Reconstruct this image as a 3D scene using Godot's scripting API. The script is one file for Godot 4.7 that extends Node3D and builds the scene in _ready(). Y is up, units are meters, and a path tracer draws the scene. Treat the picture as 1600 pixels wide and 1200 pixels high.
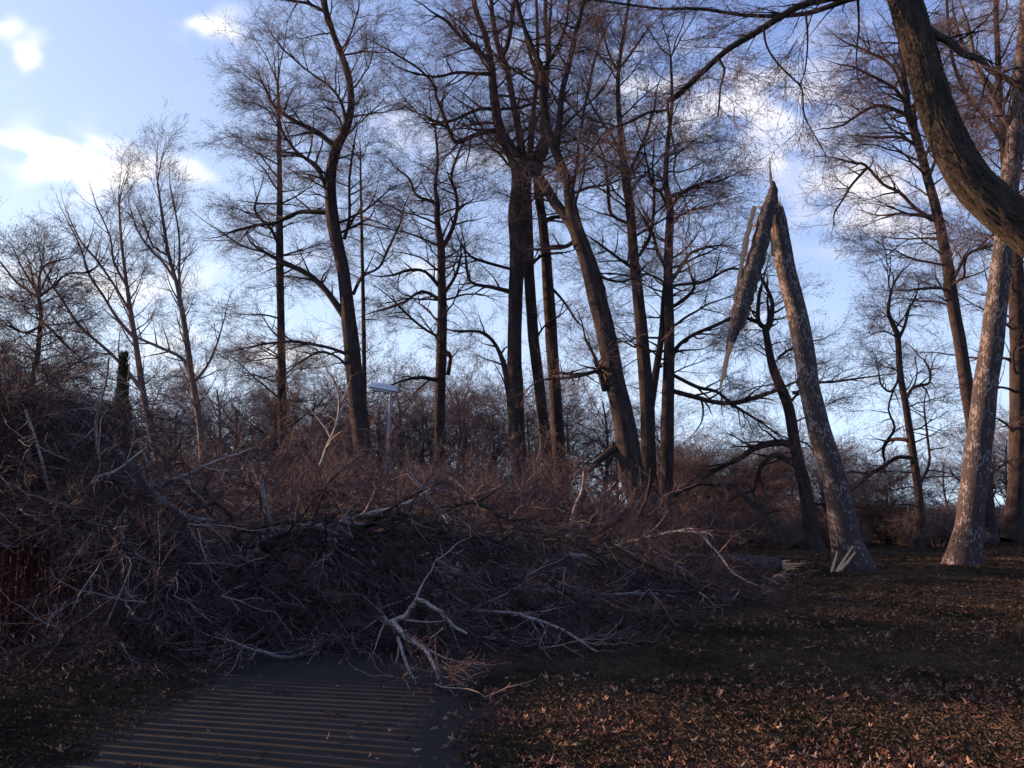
extends Node3D

const F := 1537.0            # focal length in pixels of the 1600 x 1200 photograph
const EYE := 1.6
const HORIZON := 790.0
var pitch := atan((HORIZON - 600.0) / F)
var rng := RandomNumberGenerator.new()
var taken := {}
var M := {}
var sprays: Array = []
var hanging: Array = []
var SUN_TRAVEL := Vector3.ZERO


# ---------------------------------------------------------------- mesh builder
class MB:
	var v := PackedVector3Array()
	var n := PackedVector3Array()
	var uv := PackedVector2Array()
	var ix := PackedInt32Array()

	func tube(pts: PackedVector3Array, rad: PackedFloat32Array, sides: int, urep := 1.0, vlen := 1.5, flare := 0.0, seed_ := 0.0) -> void:
		var c := pts.size()
		if c < 2:
			return
		var d0 := (pts[1] - pts[0]).normalized()
		var a := d0.cross(Vector3(0, 0, 1) if absf(d0.z) < 0.9 else Vector3(1, 0, 0)).normalized()
		var start := v.size()
		var along := 0.0
		var ring := sides + 1
		for i in c:
			var d: Vector3
			if i == 0:
				d = d0
			elif i == c - 1:
				d = (pts[i] - pts[i - 1]).normalized()
			else:
				d = (pts[i + 1] - pts[i - 1]).normalized()
			if i > 0:
				along += pts[i].distance_to(pts[i - 1])
			a = (a - d * a.dot(d)).normalized()
			var b := d.cross(a)
			var h := maxf(pts[i].y, 0.0)
			var fl := flare * exp(-h / 0.38)
			for k in ring:
				var t := TAU * float(k % sides) / sides
				var o := a * cos(t) + b * sin(t)
				var r := rad[i]
				if flare > 0.0:
					r *= 1.0 + fl * (0.55 + 0.45 * cos(t * 5.0 + seed_) + 0.25 * cos(t * 3.0 + seed_ * 2.0)) + 0.045 * sin(t * 2.0 + seed_ + h * 0.9) + 0.03 * sin(t * 3.0 - h * 2.3 + seed_) + 0.02 * sin(t * 5.0 + h * 4.1)
				v.append(pts[i] + o * r)
				n.append(o)
				uv.append(Vector2(float(k) / sides * urep, along / vlen))
		for i in c - 1:
			for k in sides:
				var p := start + i * ring + k
				ix.append_array(PackedInt32Array([p, p + ring, p + 1, p + 1, p + ring, p + ring + 1]))

	func tri(a: Vector3, b: Vector3, c: Vector3) -> void:
		var s := v.size()
		var q := (c - a).cross(b - a).normalized()
		v.append_array(PackedVector3Array([a, b, c]))
		n.append_array(PackedVector3Array([q, q, q]))
		uv.append_array(PackedVector2Array([Vector2(0, 0), Vector2(1, 0), Vector2(1, 1)]))
		ix.append_array(PackedInt32Array([s, s + 1, s + 2]))

	func quad(a: Vector3, b: Vector3, c: Vector3, d: Vector3) -> void:
		tri(a, b, c)
		tri(a, c, d)

	func box(c: Vector3, s: Vector3, basis := Basis.IDENTITY) -> void:
		var h := s * 0.5
		var p := []
		for i in 8:
			p.append(c + basis * Vector3(h.x if i & 1 else -h.x, h.y if i & 2 else -h.y, h.z if i & 4 else -h.z))
		quad(p[0], p[2], p[3], p[1])
		quad(p[5], p[7], p[6], p[4])
		quad(p[4], p[6], p[2], p[0])
		quad(p[1], p[3], p[7], p[5])
		quad(p[2], p[6], p[7], p[3])
		quad(p[4], p[0], p[1], p[5])

	func mesh(m: Material) -> ArrayMesh:
		var out := ArrayMesh.new()
		var arr := []
		arr.resize(Mesh.ARRAY_MAX)
		arr[Mesh.ARRAY_VERTEX] = v
		arr[Mesh.ARRAY_NORMAL] = n
		arr[Mesh.ARRAY_TEX_UV] = uv
		arr[Mesh.ARRAY_INDEX] = ix
		out.add_surface_from_arrays(Mesh.PRIMITIVE_TRIANGLES, arr)
		out.surface_set_material(0, m)
		return out


# ---------------------------------------------------------------- naming helpers
func numbered(called: String) -> String:
	var k: int = taken.get(called, 0)
	taken[called] = k + 1
	return called if k == 0 else "%s_%03d" % [called, k]

func tag(o: Node, label: String, category: String, group := "", kind := "") -> void:
	if label:
		o.set_meta("label", label)
	if category:
		o.set_meta("category", category)
	if group:
		o.set_meta("group", group)
	if kind:
		o.set_meta("kind", kind)

func thing(called: String, label: String, category: String, at := Vector3.ZERO, group := "") -> Node3D:
	var o := Node3D.new()
	o.name = numbered(called)
	add_child(o)
	o.position = at
	tag(o, label, category, group)
	return o

func part(called: String, m: Mesh, parent: Node, at := Vector3.ZERO) -> MeshInstance3D:
	var o := MeshInstance3D.new()
	o.name = called
	o.mesh = m
	parent.add_child(o, true)
	o.position = at
	return o

func stuff(called: String, m: Mesh, xf: Array, parent: Node, off := Vector3.ZERO, cols := PackedColorArray()) -> MultiMeshInstance3D:
	var mm := MultiMesh.new()
	mm.transform_format = MultiMesh.TRANSFORM_3D
	mm.use_colors = cols.size() > 0
	mm.mesh = m
	mm.instance_count = xf.size()
	var st := 16 if cols.size() else 12
	var buf := PackedFloat32Array()
	buf.resize(xf.size() * st)
	var i := 0
	for t: Transform3D in xf:
		var b := t.basis
		buf[i] = b.x.x; buf[i + 1] = b.y.x; buf[i + 2] = b.z.x; buf[i + 3] = t.origin.x - off.x
		buf[i + 4] = b.x.y; buf[i + 5] = b.y.y; buf[i + 6] = b.z.y; buf[i + 7] = t.origin.y - off.y
		buf[i + 8] = b.x.z; buf[i + 9] = b.y.z; buf[i + 10] = b.z.z; buf[i + 11] = t.origin.z - off.z
		if st == 16:
			var c := cols[i / 16]
			buf[i + 12] = c.r; buf[i + 13] = c.g; buf[i + 14] = c.b; buf[i + 15] = 1.0
		i += st
	mm.buffer = buf
	var o := MultiMeshInstance3D.new()
	o.name = called
	o.multimesh = mm
	parent.add_child(o, true)
	o.set_meta("kind", "stuff")
	return o


# ---------------------------------------------------------------- geometry helpers
func at(px: float, py: float, d: float) -> Vector3:   # the point d metres ahead that the photograph shows at (px, py)
	var y := (600.0 - py) / F
	var w := Vector3((px - 800.0) / F, y * cos(pitch) + sin(pitch), -cos(pitch) + y * sin(pitch))
	return Vector3(0, EYE, 0) + w * (d / -w.z)

func ground_y(x: float, z: float) -> float:
	var e := 0.05 * sin(x * 0.31 + 1.0) * sin(z * 0.27) + 0.03 * sin(x * 0.9 + z * 0.6)
	e *= smoothstep(4.0, 12.0, -z + absf(x) * 0.4)
	return e - 0.6 * smoothstep(60.0, 140.0, -z)

func rv() -> Vector3:
	return Vector3(rng.randf_range(-1, 1), rng.randf_range(-1, 1), rng.randf_range(-1, 1))

func smooth_line(p: Array, sub: int) -> Array:   # Catmull-Rom through Vector4 (x, y, z, radius)
	var out := []
	for i in p.size() - 1:
		var a: Vector4 = p[maxi(i - 1, 0)]
		var b: Vector4 = p[i]
		var c: Vector4 = p[i + 1]
		var d: Vector4 = p[mini(i + 2, p.size() - 1)]
		for k in sub:
			var t := float(k) / sub
			out.append(0.5 * (2.0 * b + (c - a) * t + (2.0 * a - 5.0 * b + 4.0 * c - d) * t * t + (3.0 * b - 3.0 * c + d - a) * t * t * t))
	out.append(p[-1])
	return out

func add_line(mb: MB, l: Array, sides: int, urep := 1.0, vlen := 1.5, flare := 0.0, seed_ := 0.0) -> void:
	var p := PackedVector3Array()
	var r := PackedFloat32Array()
	for q: Vector4 in l:
		p.append(Vector3(q.x, q.y, q.z))
		r.append(maxf(q.w, 0.0015))
	mb.tube(p, r, sides, urep, vlen, flare, seed_)

func traced(pix: Array, d0: float, d1: float) -> Array:   # [px, py, width] ... -> Vector4s; the depth runs from d0 to d1
	var out := []
	for i in pix.size():
		var d := lerpf(d0, d1, float(i) / maxi(pix.size() - 1, 1))
		var q := at(pix[i][0], pix[i][1], d)
		out.append(Vector4(q.x, q.y, q.z, pix[i][2] * 0.5 * d / F))
	return out

func spray_at(list: Array, p: Vector3, d: Vector3, s: float) -> void:
	var y := d.normalized()
	var x := y.cross(rv()).normalized()
	list.append(Transform3D(Basis(x * s, y * s, x.cross(y) * s), p))

# One branch and what grows on it. c: wander, up, flat, kids (per level), sprays (per level), last, size, hang
func grow(mb: MB, list: Array, p: Vector3, d: Vector3, length: float, r: float, lvl: int, c: Dictionary) -> void:
	var segs := clampi(int(length / 0.28), 4, 12) if lvl < 2 else 4
	var step := length / segs
	var pts := PackedVector3Array([p])
	var rad := PackedFloat32Array([r])
	var dirs := [d]
	for i in segs:
		d = (d + rv() * c.wander + Vector3.UP * c.up * step).normalized()
		p += d * step
		if p.y < 0.05:
			p.y = 0.05 + rng.randf() * 0.04
		pts.append(p)
		rad.append(maxf(r * (1.0 - 0.82 * float(i + 1) / segs), 0.003))
		dirs.append(d)
	mb.tube(pts, rad, 5 if r > 0.03 else (4 if r > 0.014 else 3))
	children(mb, list, pts, rad, dirs, length, lvl, c)

func children(mb: MB, list: Array, pts: PackedVector3Array, rad: PackedFloat32Array, dirs: Array, length: float, lvl: int, c: Dictionary, from := 0.22) -> void:
	var top := pts.size() - 1
	if lvl < c.last:
		var k: int = c.kids[lvl]
		for j in k:
			var t := lerpf(from, 1.0, (j + rng.randf()) / k)
			var i := clampi(int(t * top), 0, top)
			var q := pts[i].lerp(pts[mini(i + 1, top)], rng.randf())
			var dd: Vector3 = dirs[i]
			var side := dd.cross(rv()).normalized()
			var ang := rng.randf_range(0.55, 1.15)
			var nd := dd * cos(ang) + side * sin(ang)
			nd.y *= c.flat
			grow(mb, list, q, nd.normalized(), length * rng.randf_range(0.32, 0.6) * (1.15 - 0.5 * t), minf(rad[i] * c.get("slim", 0.62), 0.03 if lvl else 0.05), lvl + 1, c)
	for j in int(c.sprays[lvl]):
		var i := rng.randi_range(int(top * 0.55), top)
		var dd: Vector3 = (dirs[i] + rv() * 0.75).normalized()
		dd.y = dd.y * c.flat + c.up * 0.15 - c.hang
		spray_at(list, pts[i], dd, c.size * rng.randf_range(0.65, 1.25))

func spec(over := {}) -> Dictionary:
	var c := {"wander": 0.2, "up": 0.06, "flat": 0.7, "kids": [6, 3, 0], "sprays": [4, 4, 4], "last": 1, "size": 1.0, "hang": 0.0}
	c.merge(over, true)
	return c

# A tree from its traced trunk and limbs, with grown branches on both.
func tree(called: String, label: String, d: float, trunk_px: Array, limbs: Array, o := {}) -> Node3D:
	var bark: Material = o.get("bark", M.bark)
	var twig: Material = o.get("twig_mesh", null)
	var c := spec(o.get("grow", {}))
	var l := traced(trunk_px, d, o.get("d1", d))
	for i in l.size():
		l[i].w *= 0.92
	var foot: Vector4 = l[0]
	var g := ground_y(foot.x, foot.z)
	if foot.y > g + 0.05:      # carry the trunk on down to the ground
		var nx: Vector4 = l[1]
		var lean := (foot.x - nx.x) / maxf(nx.y - foot.y, 0.1)
		l.push_front(Vector4(foot.x + clampf(lean, -0.2, 0.2) * (foot.y - g), g, foot.z, foot.w * 1.08))
	foot = l[0]
	var root := Vector3(foot.x, g, foot.z)
	l[0] = Vector4(foot.x, g, foot.z, foot.w)
	l.push_front(Vector4(foot.x, g - 0.35, foot.z, foot.w * 1.1))
	var fine := smooth_line(l, 5)
	var t := thing(called, label, "tree", root, o.get("group", ""))
	var mb := MB.new()
	for i in fine.size():
		fine[i] = fine[i] - Vector4(root.x, root.y, root.z, 0)
	add_line(mb, fine, o.get("sides", 14), o.get("urep", roundf(maxf(foot.w * 5.0, 1.0))), o.get("vlen", 2.2), o.get("flare", 0.4), rng.randf() * 6.0)
	part("trunk", mb.mesh(bark), t)
	var list := []
	# traced limbs
	var axes := []
	for lm in limbs:
		var q := traced(lm, d, d + rng.randf_range(-1.0, 1.0) * 1.6)
		for i in q.size():
			q[i] = q[i] - Vector4(root.x, root.y, root.z, 0)
		var s := smooth_line(q, 3)
		var b := MB.new()
		add_line(b, s, 7)
		var pts := PackedVector3Array()
		var rad := PackedFloat32Array()
		var dirs := []
		var ln := 0.0
		for i in s.size():
			pts.append(Vector3(s[i].x, s[i].y, s[i].z))
			rad.append(s[i].w)
			if i:
				ln += pts[i].distance_to(pts[i - 1])
		for i in s.size():
			dirs.append((pts[mini(i + 1, s.size() - 1)] - pts[maxi(i - 1, 0)]).normalized())
		var cc := c.duplicate()
		cc.kids = [int(ceil(ln * o.get("limb_kids", 2.2))), c.kids[1], 0]
		cc.sprays = [int(ln * 2.0), c.sprays[1], c.sprays[2]]
		children(b, list, pts, rad, dirs, minf(ln, 3.2), 0, cc, 0.15)
		# let the limb run out into a fine end
		grow(b, list, pts[-1], dirs[-1], minf(1.6, ln * 0.6), rad[-1] * 0.9, 1, cc)
		part("branch", b.mesh(bark), t)
	# grown branches up the trunk
	var lo: float = o.get("crown_from", 0.35)
	var count: int = o.get("branches", 26)
	var reach: float = o.get("reach", 2.6)
	for j in count:
		var f := lerpf(lo, 0.99, (j + rng.randf()) / count)
		var i := clampi(int(f * (fine.size() - 1)), 1, fine.size() - 2)
		var q: Vector4 = fine[i]
		var az: float = rng.randf() * TAU
		var el: float = o.get("lift", 0.35) + rng.randf_range(-0.3, 0.3)
		var dir := Vector3(cos(az) * cos(el), sin(el), sin(az) * cos(el))
		var b := MB.new()
		var ln := reach * rng.randf_range(0.55, 1.2) * lerpf(1.0, o.get("tip", 0.6), (f - lo) / (1.0 - lo))
		grow(b, list, Vector3(q.x, q.y, q.z), dir, ln, minf(q.w * 0.4, 0.016 + 0.012 * ln), 0, c)
		part("branch", b.mesh(bark), t)
	# the leader's end
	var e: Vector4 = fine[-1]
	var e2: Vector4 = fine[-3]
	for j in int(o.get("ends", 4)):
		var b := MB.new()
		var dir := Vector3(e.x - e2.x, e.y - e2.y, e.z - e2.z).normalized()
		grow(b, list, Vector3(e.x, e.y, e.z), (dir + rv() * 0.5).normalized(), reach, e.w * 0.75, 0, c)
		part("branch", b.mesh(bark), t)
	stuff_twigs(list, t, o.get("sprays", sprays))
	return t

func stuff_twigs(list: Array, t: Node, kinds: Array) -> void:
	var lots := []
	for k in kinds.size():
		lots.append([])
	for i in list.size():
		lots[i % kinds.size()].append(list[i])
	for k in kinds.size():
		if lots[k].size():
			stuff("twigs", kinds[k], lots[k], t)

func make_spray(m: Material, side: int, droop: float, thick: float, tips: float) -> ArrayMesh:
	var mb := MB.new()
	var p := Vector3.ZERO
	var d := Vector3.UP
	var pts := PackedVector3Array([p])
	var rad := PackedFloat32Array([0.006 * thick])
	var dirs := [d]
	for i in 6:
		d = (d + rv() * 0.2).normalized()
		p += d * 0.17
		pts.append(p)
		rad.append(lerpf(0.006, 0.0025, (i + 1) / 6.0) * thick)
		dirs.append(d)
	mb.tube(pts, rad, 3)
	for j in side:
		var i := rng.randi_range(0, 6)
		var dd: Vector3 = dirs[i]
		var nd := (dd * 0.8 + dd.cross(rv()).normalized() * rng.randf_range(0.5, 1.0)).normalized()
		var q := pts[i]
		var sp := PackedVector3Array([q])
		var sr := PackedFloat32Array([0.0035 * thick])
		var ln := rng.randf_range(0.22, 0.55)
		var sd := []
		for k in 3:
			nd = (nd + rv() * 0.28).normalized()
			q += nd * ln / 3.0
			sp.append(q)
			sr.append(0.0024 * thick)
			sd.append(nd)
		mb.tube(sp, sr, 3)
		for k in 3:
			var qq := sp[rng.randi_range(1, 3)]
			var e: Vector3 = (sd[k] + rv() * 0.8).normalized()
			var e2 := (e + rv() * 0.4).normalized()
			var l2 := rng.randf_range(0.09, 0.22)
			mb.tube(PackedVector3Array([qq, qq + e * l2 * 0.5, qq + (e + e2) * l2 * 0.5]), PackedFloat32Array([0.0022 * thick, 0.0018 * thick, 0.0012 * thick]), 3)
			if rng.randf() < tips:      # buds and catkins
				var z := qq + (e + e2) * l2 * 0.5
				mb.tube(PackedVector3Array([z, z + Vector3(0.004, -0.02, 0.0), z + Vector3(0.006, -0.05, 0.0)]), PackedFloat32Array([0.003, 0.0075, 0.003]), 4)
	return mb.mesh(m)

func make_hanging(m: Material, n: int, thick: float) -> ArrayMesh:   # drooping birch twigs; Y is the way they hang
	var mb := MB.new()
	for j in n:
		var p := rv() * 0.06
		var d := (Vector3.UP + rv() * 0.55).normalized()
		var pts := PackedVector3Array([p])
		var rad := PackedFloat32Array([0.0036 * thick])
		var ln := rng.randf_range(0.5, 1.2)
		for i in 5:
			d = (d + Vector3.UP * 0.16 + rv() * 0.3).normalized()
			p += d * ln / 5.0
			pts.append(p)
			rad.append(lerpf(0.0036, 0.0014, (i + 1) / 5.0) * thick)
			if i > 0:
				var e := (d + rv() * 0.7).normalized()
				var l2 := rng.randf_range(0.1, 0.28)
				mb.tube(PackedVector3Array([p, p + e * l2 * 0.5, p + (e * 0.5 + (e + Vector3.UP * 0.4).normalized() * 0.5) * l2]), PackedFloat32Array([0.002 * thick, 0.0017 * thick, 0.0012 * thick]), 3)
		mb.tube(pts, rad, 3)
	return mb.mesh(m)


# ---------------------------------------------------------------- materials
func lin(r: float, g: float, b: float) -> Color:
	return Color(r, g, b).linear_to_srgb()

func noise_img(freq: float, seed_: int, w: int, h: int, kind := FastNoiseLite.FRACTAL_FBM, oct := 4) -> PackedByteArray:
	var n := FastNoiseLite.new()
	n.seed = seed_
	n.frequency = freq
	n.fractal_type = kind
	n.fractal_octaves = oct
	var im := n.get_seamless_image(w, h)
	im.convert(Image.FORMAT_L8)
	return im.get_data()

func texture(w: int, h: int, f) -> ImageTexture:
	var data := PackedByteArray()
	data.resize(w * h * 3)
	for i in w * h:
		var c: Color = f.call(i)
		data[i * 3] = int(clampf(c.r, 0, 1) * 255.0)
		data[i * 3 + 1] = int(clampf(c.g, 0, 1) * 255.0)
		data[i * 3 + 2] = int(clampf(c.b, 0, 1) * 255.0)
	return ImageTexture.create_from_image(Image.create_from_data(w, h, false, Image.FORMAT_RGB8, data))

func grey_tex(w: int, h: int, data: PackedByteArray) -> ImageTexture:
	return ImageTexture.create_from_image(Image.create_from_data(w, h, false, Image.FORMAT_L8, data))

func plain(c: Color, rough := 0.85) -> StandardMaterial3D:
	var m := StandardMaterial3D.new()
	m.albedo_color = c
	m.roughness = rough
	m.metallic_specular = 0.25
	return m

func tile(data: PackedByteArray, w: int, h: int, x: int, y: int) -> float:
	return data[(y % h) * w + x % w] / 255.0

func materials() -> void:
	var S := 256
	var ridge := noise_img(0.035, 3, S, S, FastNoiseLite.FRACTAL_RIDGED, 3)
	var broad := noise_img(0.012, 5, S, S)
	var fine := noise_img(0.09, 7, S, S)
	# furrowed dark bark: the ridges are sampled four times as fast across as along
	var height := PackedByteArray()
	height.resize(S * S)
	for y in S:
		for x in S:
			var bend := int(tile(broad, S, S, x, y) * 14.0)
			height[y * S + x] = int(clampf(0.75 * tile(ridge, S, S, x * 3 + bend, y) + 0.25 * tile(fine, S, S, x * 2, y), 0, 1) * 255.0)
	var col := func(i: int, dark: Color, light: Color, moss: float) -> Color:
		var hh := height[i] / 255.0
		var b := broad[i] / 255.0
		var c := dark.lerp(light, clampf(hh * 1.3 - 0.2, 0, 1)) * lerpf(0.75, 1.25, b)
		return c.lerp(Color(0.22, 0.25, 0.13), moss * clampf(b * 3.0 - 1.6, 0, 1))
	var hb := grey_tex(S, S, height)
	var d1 := lin(0.022, 0.016, 0.016)
	var l1 := lin(0.095, 0.066, 0.058)
	M.bark = plain(Color.WHITE, 0.9)
	M.bark.albedo_texture = texture(S, S, func(i): return col.call(i, d1, l1, 0.15))
	M.bark.heightmap_enabled = true
	M.bark.heightmap_texture = hb
	M.bark.heightmap_scale = 3.0
	var d2 := lin(0.018, 0.014, 0.013)
	var l2 := lin(0.125, 0.094, 0.072)
	M.oak = plain(Color.WHITE, 0.9)
	M.oak.albedo_texture = texture(S, S, func(i): return col.call(i, d2, l2, 0.12))
	M.oak.heightmap_enabled = true
	M.oak.heightmap_texture = hb
	M.oak.heightmap_scale = 2.0
	# birch: pale skin with dark dashes across and black cracked patches
	var patch := noise_img(0.02, 11, S, S, FastNoiseLite.FRACTAL_FBM, 5)
	var dash := noise_img(0.05, 13, S, S, FastNoiseLite.FRACTAL_FBM, 2)
	var birch := func(x: int, y: int, cut: float, pale: float) -> Color:
		var p := tile(patch, S, S, x * 2, y * 4)
		var q := tile(dash, S, S, x, y * 14)
		var c := lin(1.0 * pale, 0.83 * pale, 0.76 * pale).lerp(lin(0.16, 0.12, 0.105), clampf(tile(fine, S, S, x, y * 3) * 1.2 - 0.35, 0, 1))
		c = c.lerp(lin(0.08, 0.06, 0.055), clampf((q - 0.56) * 8.0, 0, 1))
		var rough := p + 0.3 * (tile(fine, S, S, x * 2, y * 4) - 0.5) + 0.7 * (tile(broad, S, S, x, y * 2) - 0.5)
		return c.lerp(lin(0.034, 0.025, 0.025).lerp(lin(0.095, 0.07, 0.064), tile(fine, S, S, x * 3, y * 2)), clampf((rough - cut) * 6.0, 0, 1))
	M.birch = plain(Color.WHITE, 0.75)
	var T := 1024
	M.birch.albedo_texture = texture(S, T, func(i):
		var y: int = i / S
		return birch.call(i % S, y, 0.16 + 0.16 * clampf(y / 520.0, 0, 1), 0.30))
	M.birch.heightmap_enabled = true
	var tall := PackedByteArray()
	for k in 4:
		tall.append_array(height)
	M.birch.heightmap_texture = grey_tex(S, T, tall)
	M.birch.heightmap_scale = 2.0
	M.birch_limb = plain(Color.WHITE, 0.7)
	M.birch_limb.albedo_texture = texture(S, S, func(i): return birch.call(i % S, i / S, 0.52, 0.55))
	M.slab = plain(Color.WHITE, 0.8)
	M.slab.albedo_texture = texture(S, S, func(i): return birch.call(i % S, i / S, 0.27, 0.24))
	M.slab.heightmap_enabled = true
	M.slab.heightmap_texture = hb
	M.slab.heightmap_scale = 3.0
	M.wood = plain(Color.WHITE, 0.75)
	M.wood.albedo_texture = texture(S, S, func(i): return lin(0.62, 0.40, 0.24).lerp(lin(0.40, 0.17, 0.07), clampf(tile(fine, S, S, (i % S) * 4, (i / S) / 4) * 1.6 - 0.5, 0, 1)))
	M.wood.uv1_triplanar = true
	M.wood.uv1_scale = Vector3(1.5, 1.5, 1.5)
	M.twig = plain(lin(0.095, 0.063, 0.062), 0.8)
	M.twig_red = plain(lin(0.145, 0.09, 0.084), 0.8)
	M.twig_pale = plain(lin(0.15, 0.115, 0.105), 0.8)
	M.twig_light = plain(lin(0.30, 0.22, 0.18), 0.75)
	M.twig_birch = plain(lin(0.072, 0.042, 0.04), 0.7)
	M.grass = plain(Color.WHITE, 0.9)
	M.grass.vertex_color_use_as_albedo = true
	M.grass.backlight_enabled = true
	M.grass.backlight = Color(0.25, 0.25, 0.2)
	M.leaf = plain(Color.WHITE, 0.75)
	M.leaf.vertex_color_use_as_albedo = true
	M.leaf.backlight_enabled = true
	M.leaf.backlight = Color(0.3, 0.2, 0.12)
	M.dry_leaf = plain(lin(0.2, 0.10, 0.055), 0.75)
	M.dry_leaf_pale = plain(lin(0.32, 0.20, 0.13), 0.75)
	M.stone = plain(Color.WHITE, 0.9)
	M.stone.vertex_color_use_as_albedo = true
	# ground: brown winter turf; fine and coarse patterns in world space
	var gt := texture(S, S, func(i):
		var a: float = fine[i] / 255.0
		var b: float = broad[i] / 255.0
		return lin(0.015, 0.011, 0.009).lerp(lin(0.045, 0.034, 0.021), a).lerp(lin(0.034, 0.02, 0.014), clampf(b * 2.0 - 0.6, 0, 1)))
	M.turf = plain(Color.WHITE, 0.95)
	M.turf.albedo_texture = gt
	M.turf.uv1_triplanar = true
	M.turf.uv1_world_triplanar = true
	M.turf.uv1_scale = Vector3.ONE * 0.37
	M.gravel = plain(Color.WHITE, 0.95)
	M.gravel.albedo_texture = texture(S, S, func(i):
		var x: int = i % S
		var y: int = i / S
		return lin(0.012, 0.009, 0.008).lerp(lin(0.046, 0.032, 0.027), tile(fine, S, S, x * 3, y * 3) * 0.7 + 0.3 * tile(broad, S, S, x, y)))
	M.gravel.uv1_triplanar = true
	M.gravel.uv1_world_triplanar = true
	M.gravel.uv1_scale = Vector3.ONE * 0.8
	M.fence = plain(Color.WHITE, 0.85)
	M.fence.albedo_texture = texture(S, S, func(i): return lin(0.085, 0.014, 0.011).lerp(lin(0.14, 0.035, 0.025), tile(fine, S, S, (i % S) * 5, (i / S) / 3)))
	M.fence.uv1_triplanar = true
	M.metal = plain(lin(0.30, 0.31, 0.36), 0.55)
	M.lamp = plain(lin(0.72, 0.72, 0.76), 0.5)
	M.diffuser = plain(lin(0.65, 0.62, 0.58), 0.3)
	M.wall = plain(lin(0.16, 0.18, 0.24), 0.9)
	M.roof = plain(lin(0.12, 0.13, 0.17), 0.8)
	M.glass = plain(lin(0.02, 0.025, 0.035), 0.12)
	M.pale = plain(lin(0.7, 0.66, 0.62), 0.7)
	M.hedge = plain(lin(0.135, 0.088, 0.08), 0.8)
	M.bank = plain(lin(0.30, 0.20, 0.165), 0.8)
	M.conifer = plain(lin(0.042, 0.058, 0.026), 0.8)


# ---------------------------------------------------------------- sky
func sky_image() -> Image:
	var W := 1600
	var H := 800
	var data := PackedFloat32Array()
	data.resize(W * H * 3)
	var n1 := FastNoiseLite.new()
	n1.seed = 21
	n1.frequency = 1.0
	n1.fractal_octaves = 5
	var to_sun := -SUN_TRAVEL
	# the clouds in view: direction, half sizes in degrees, strength
	var spots := []
	for s in [[125, 255, 3.0, 1.4, 1.3], [210, 265, 1.7, 0.9, 1.0], [40, 228, 1.4, 0.6, 0.9], [330, 38, 2.2, 0.9, 0.75], [45, 95, 0.9, 1.3, 0.65], [15, 40, 0.8, 0.6, 0.6], [125, 448, 2.2, 1.0, 0.8], [1180, 165, 6.5, 2.4, 0.75], [1010, 130, 3.5, 2.0, 0.6], [1370, 330, 4.0, 2.6, 0.7], [1260, 250, 4.5, 2.0, 0.6], [300, 265, 2.0, 1.0, 0.5], [290, 540, 4.0, 1.0, 0.5], [440, 560, 3.0, 1.5, 0.45]]:
		var dir := (at(s[0], s[1], 10.0) - Vector3(0, EYE, 0)).normalized()
		spots.append([atan2(dir.x, -dir.z), asin(dir.y), deg_to_rad(s[2]), deg_to_rad(s[3]), s[4]])
	for y in H:
		var el := (0.5 - (y + 0.5) / H) * PI
		var ce := cos(el)
		var se := sin(el)
		var eld := rad_to_deg(el)
		var k := exp(-pow(maxf(eld, 0.0) / 16.0, 1.3))
		var base := Vector3(0.10, 0.19, 0.52).lerp(Vector3(0.66, 0.83, 1.06), k)
		for x in W:
			var az := wrapf((x + 0.5) / W * TAU, -PI, PI)
			var c := base
			if el < -0.02:
				c = Vector3(0.06, 0.055, 0.05)
			else:
				var d := Vector3(sin(az) * ce, se, -cos(az) * ce)
				var ang := rad_to_deg(acos(clampf(d.dot(to_sun), -1, 1)))
				var g := exp(-pow(ang / 48.0, 2.0))
				c += Vector3(0.58, 0.62, 0.50) * g
				# clouds lie on a layer, so they close up towards the horizon
				var q := Vector3(d.x, d.z, 0.0) / (se + 0.22)
				var f := n1.get_noise_3d(q.x * 1.7, q.y * 2.6, 3.0)
				var m := 0.0
				for s: Array in spots:
					var ax: float = wrapf(az - s[0], -PI, PI) / s[2]
					var ay: float = (el - s[1]) / s[3]
					var e: float = ax * ax + ay * ay
					if e < 6.0:
						m = maxf(m, s[4] * exp(-e))
				var f2 := n1.get_noise_2d(az * 11.0, el * 27.0)
				var cover := clampf((f - 0.30) * 1.6, 0.0, 0.5) + m * smoothstep(-0.4, 0.4, f2 * 1.5 + m - 0.45) * 1.15
				cover = clampf(cover, 0.0, 1.0)
				var white := Vector3(0.84, 0.81, 0.89) + Vector3(0.62, 0.60, 0.42) * exp(-pow(ang / 60.0, 2.0))
				c = c.lerp(white, cover)
			var i := (y * W + x) * 3
			data[i] = c.x
			data[i + 1] = c.y
			data[i + 2] = c.z
	return Image.create_from_data(W, H, false, Image.FORMAT_RGBF, data.to_byte_array())


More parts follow.
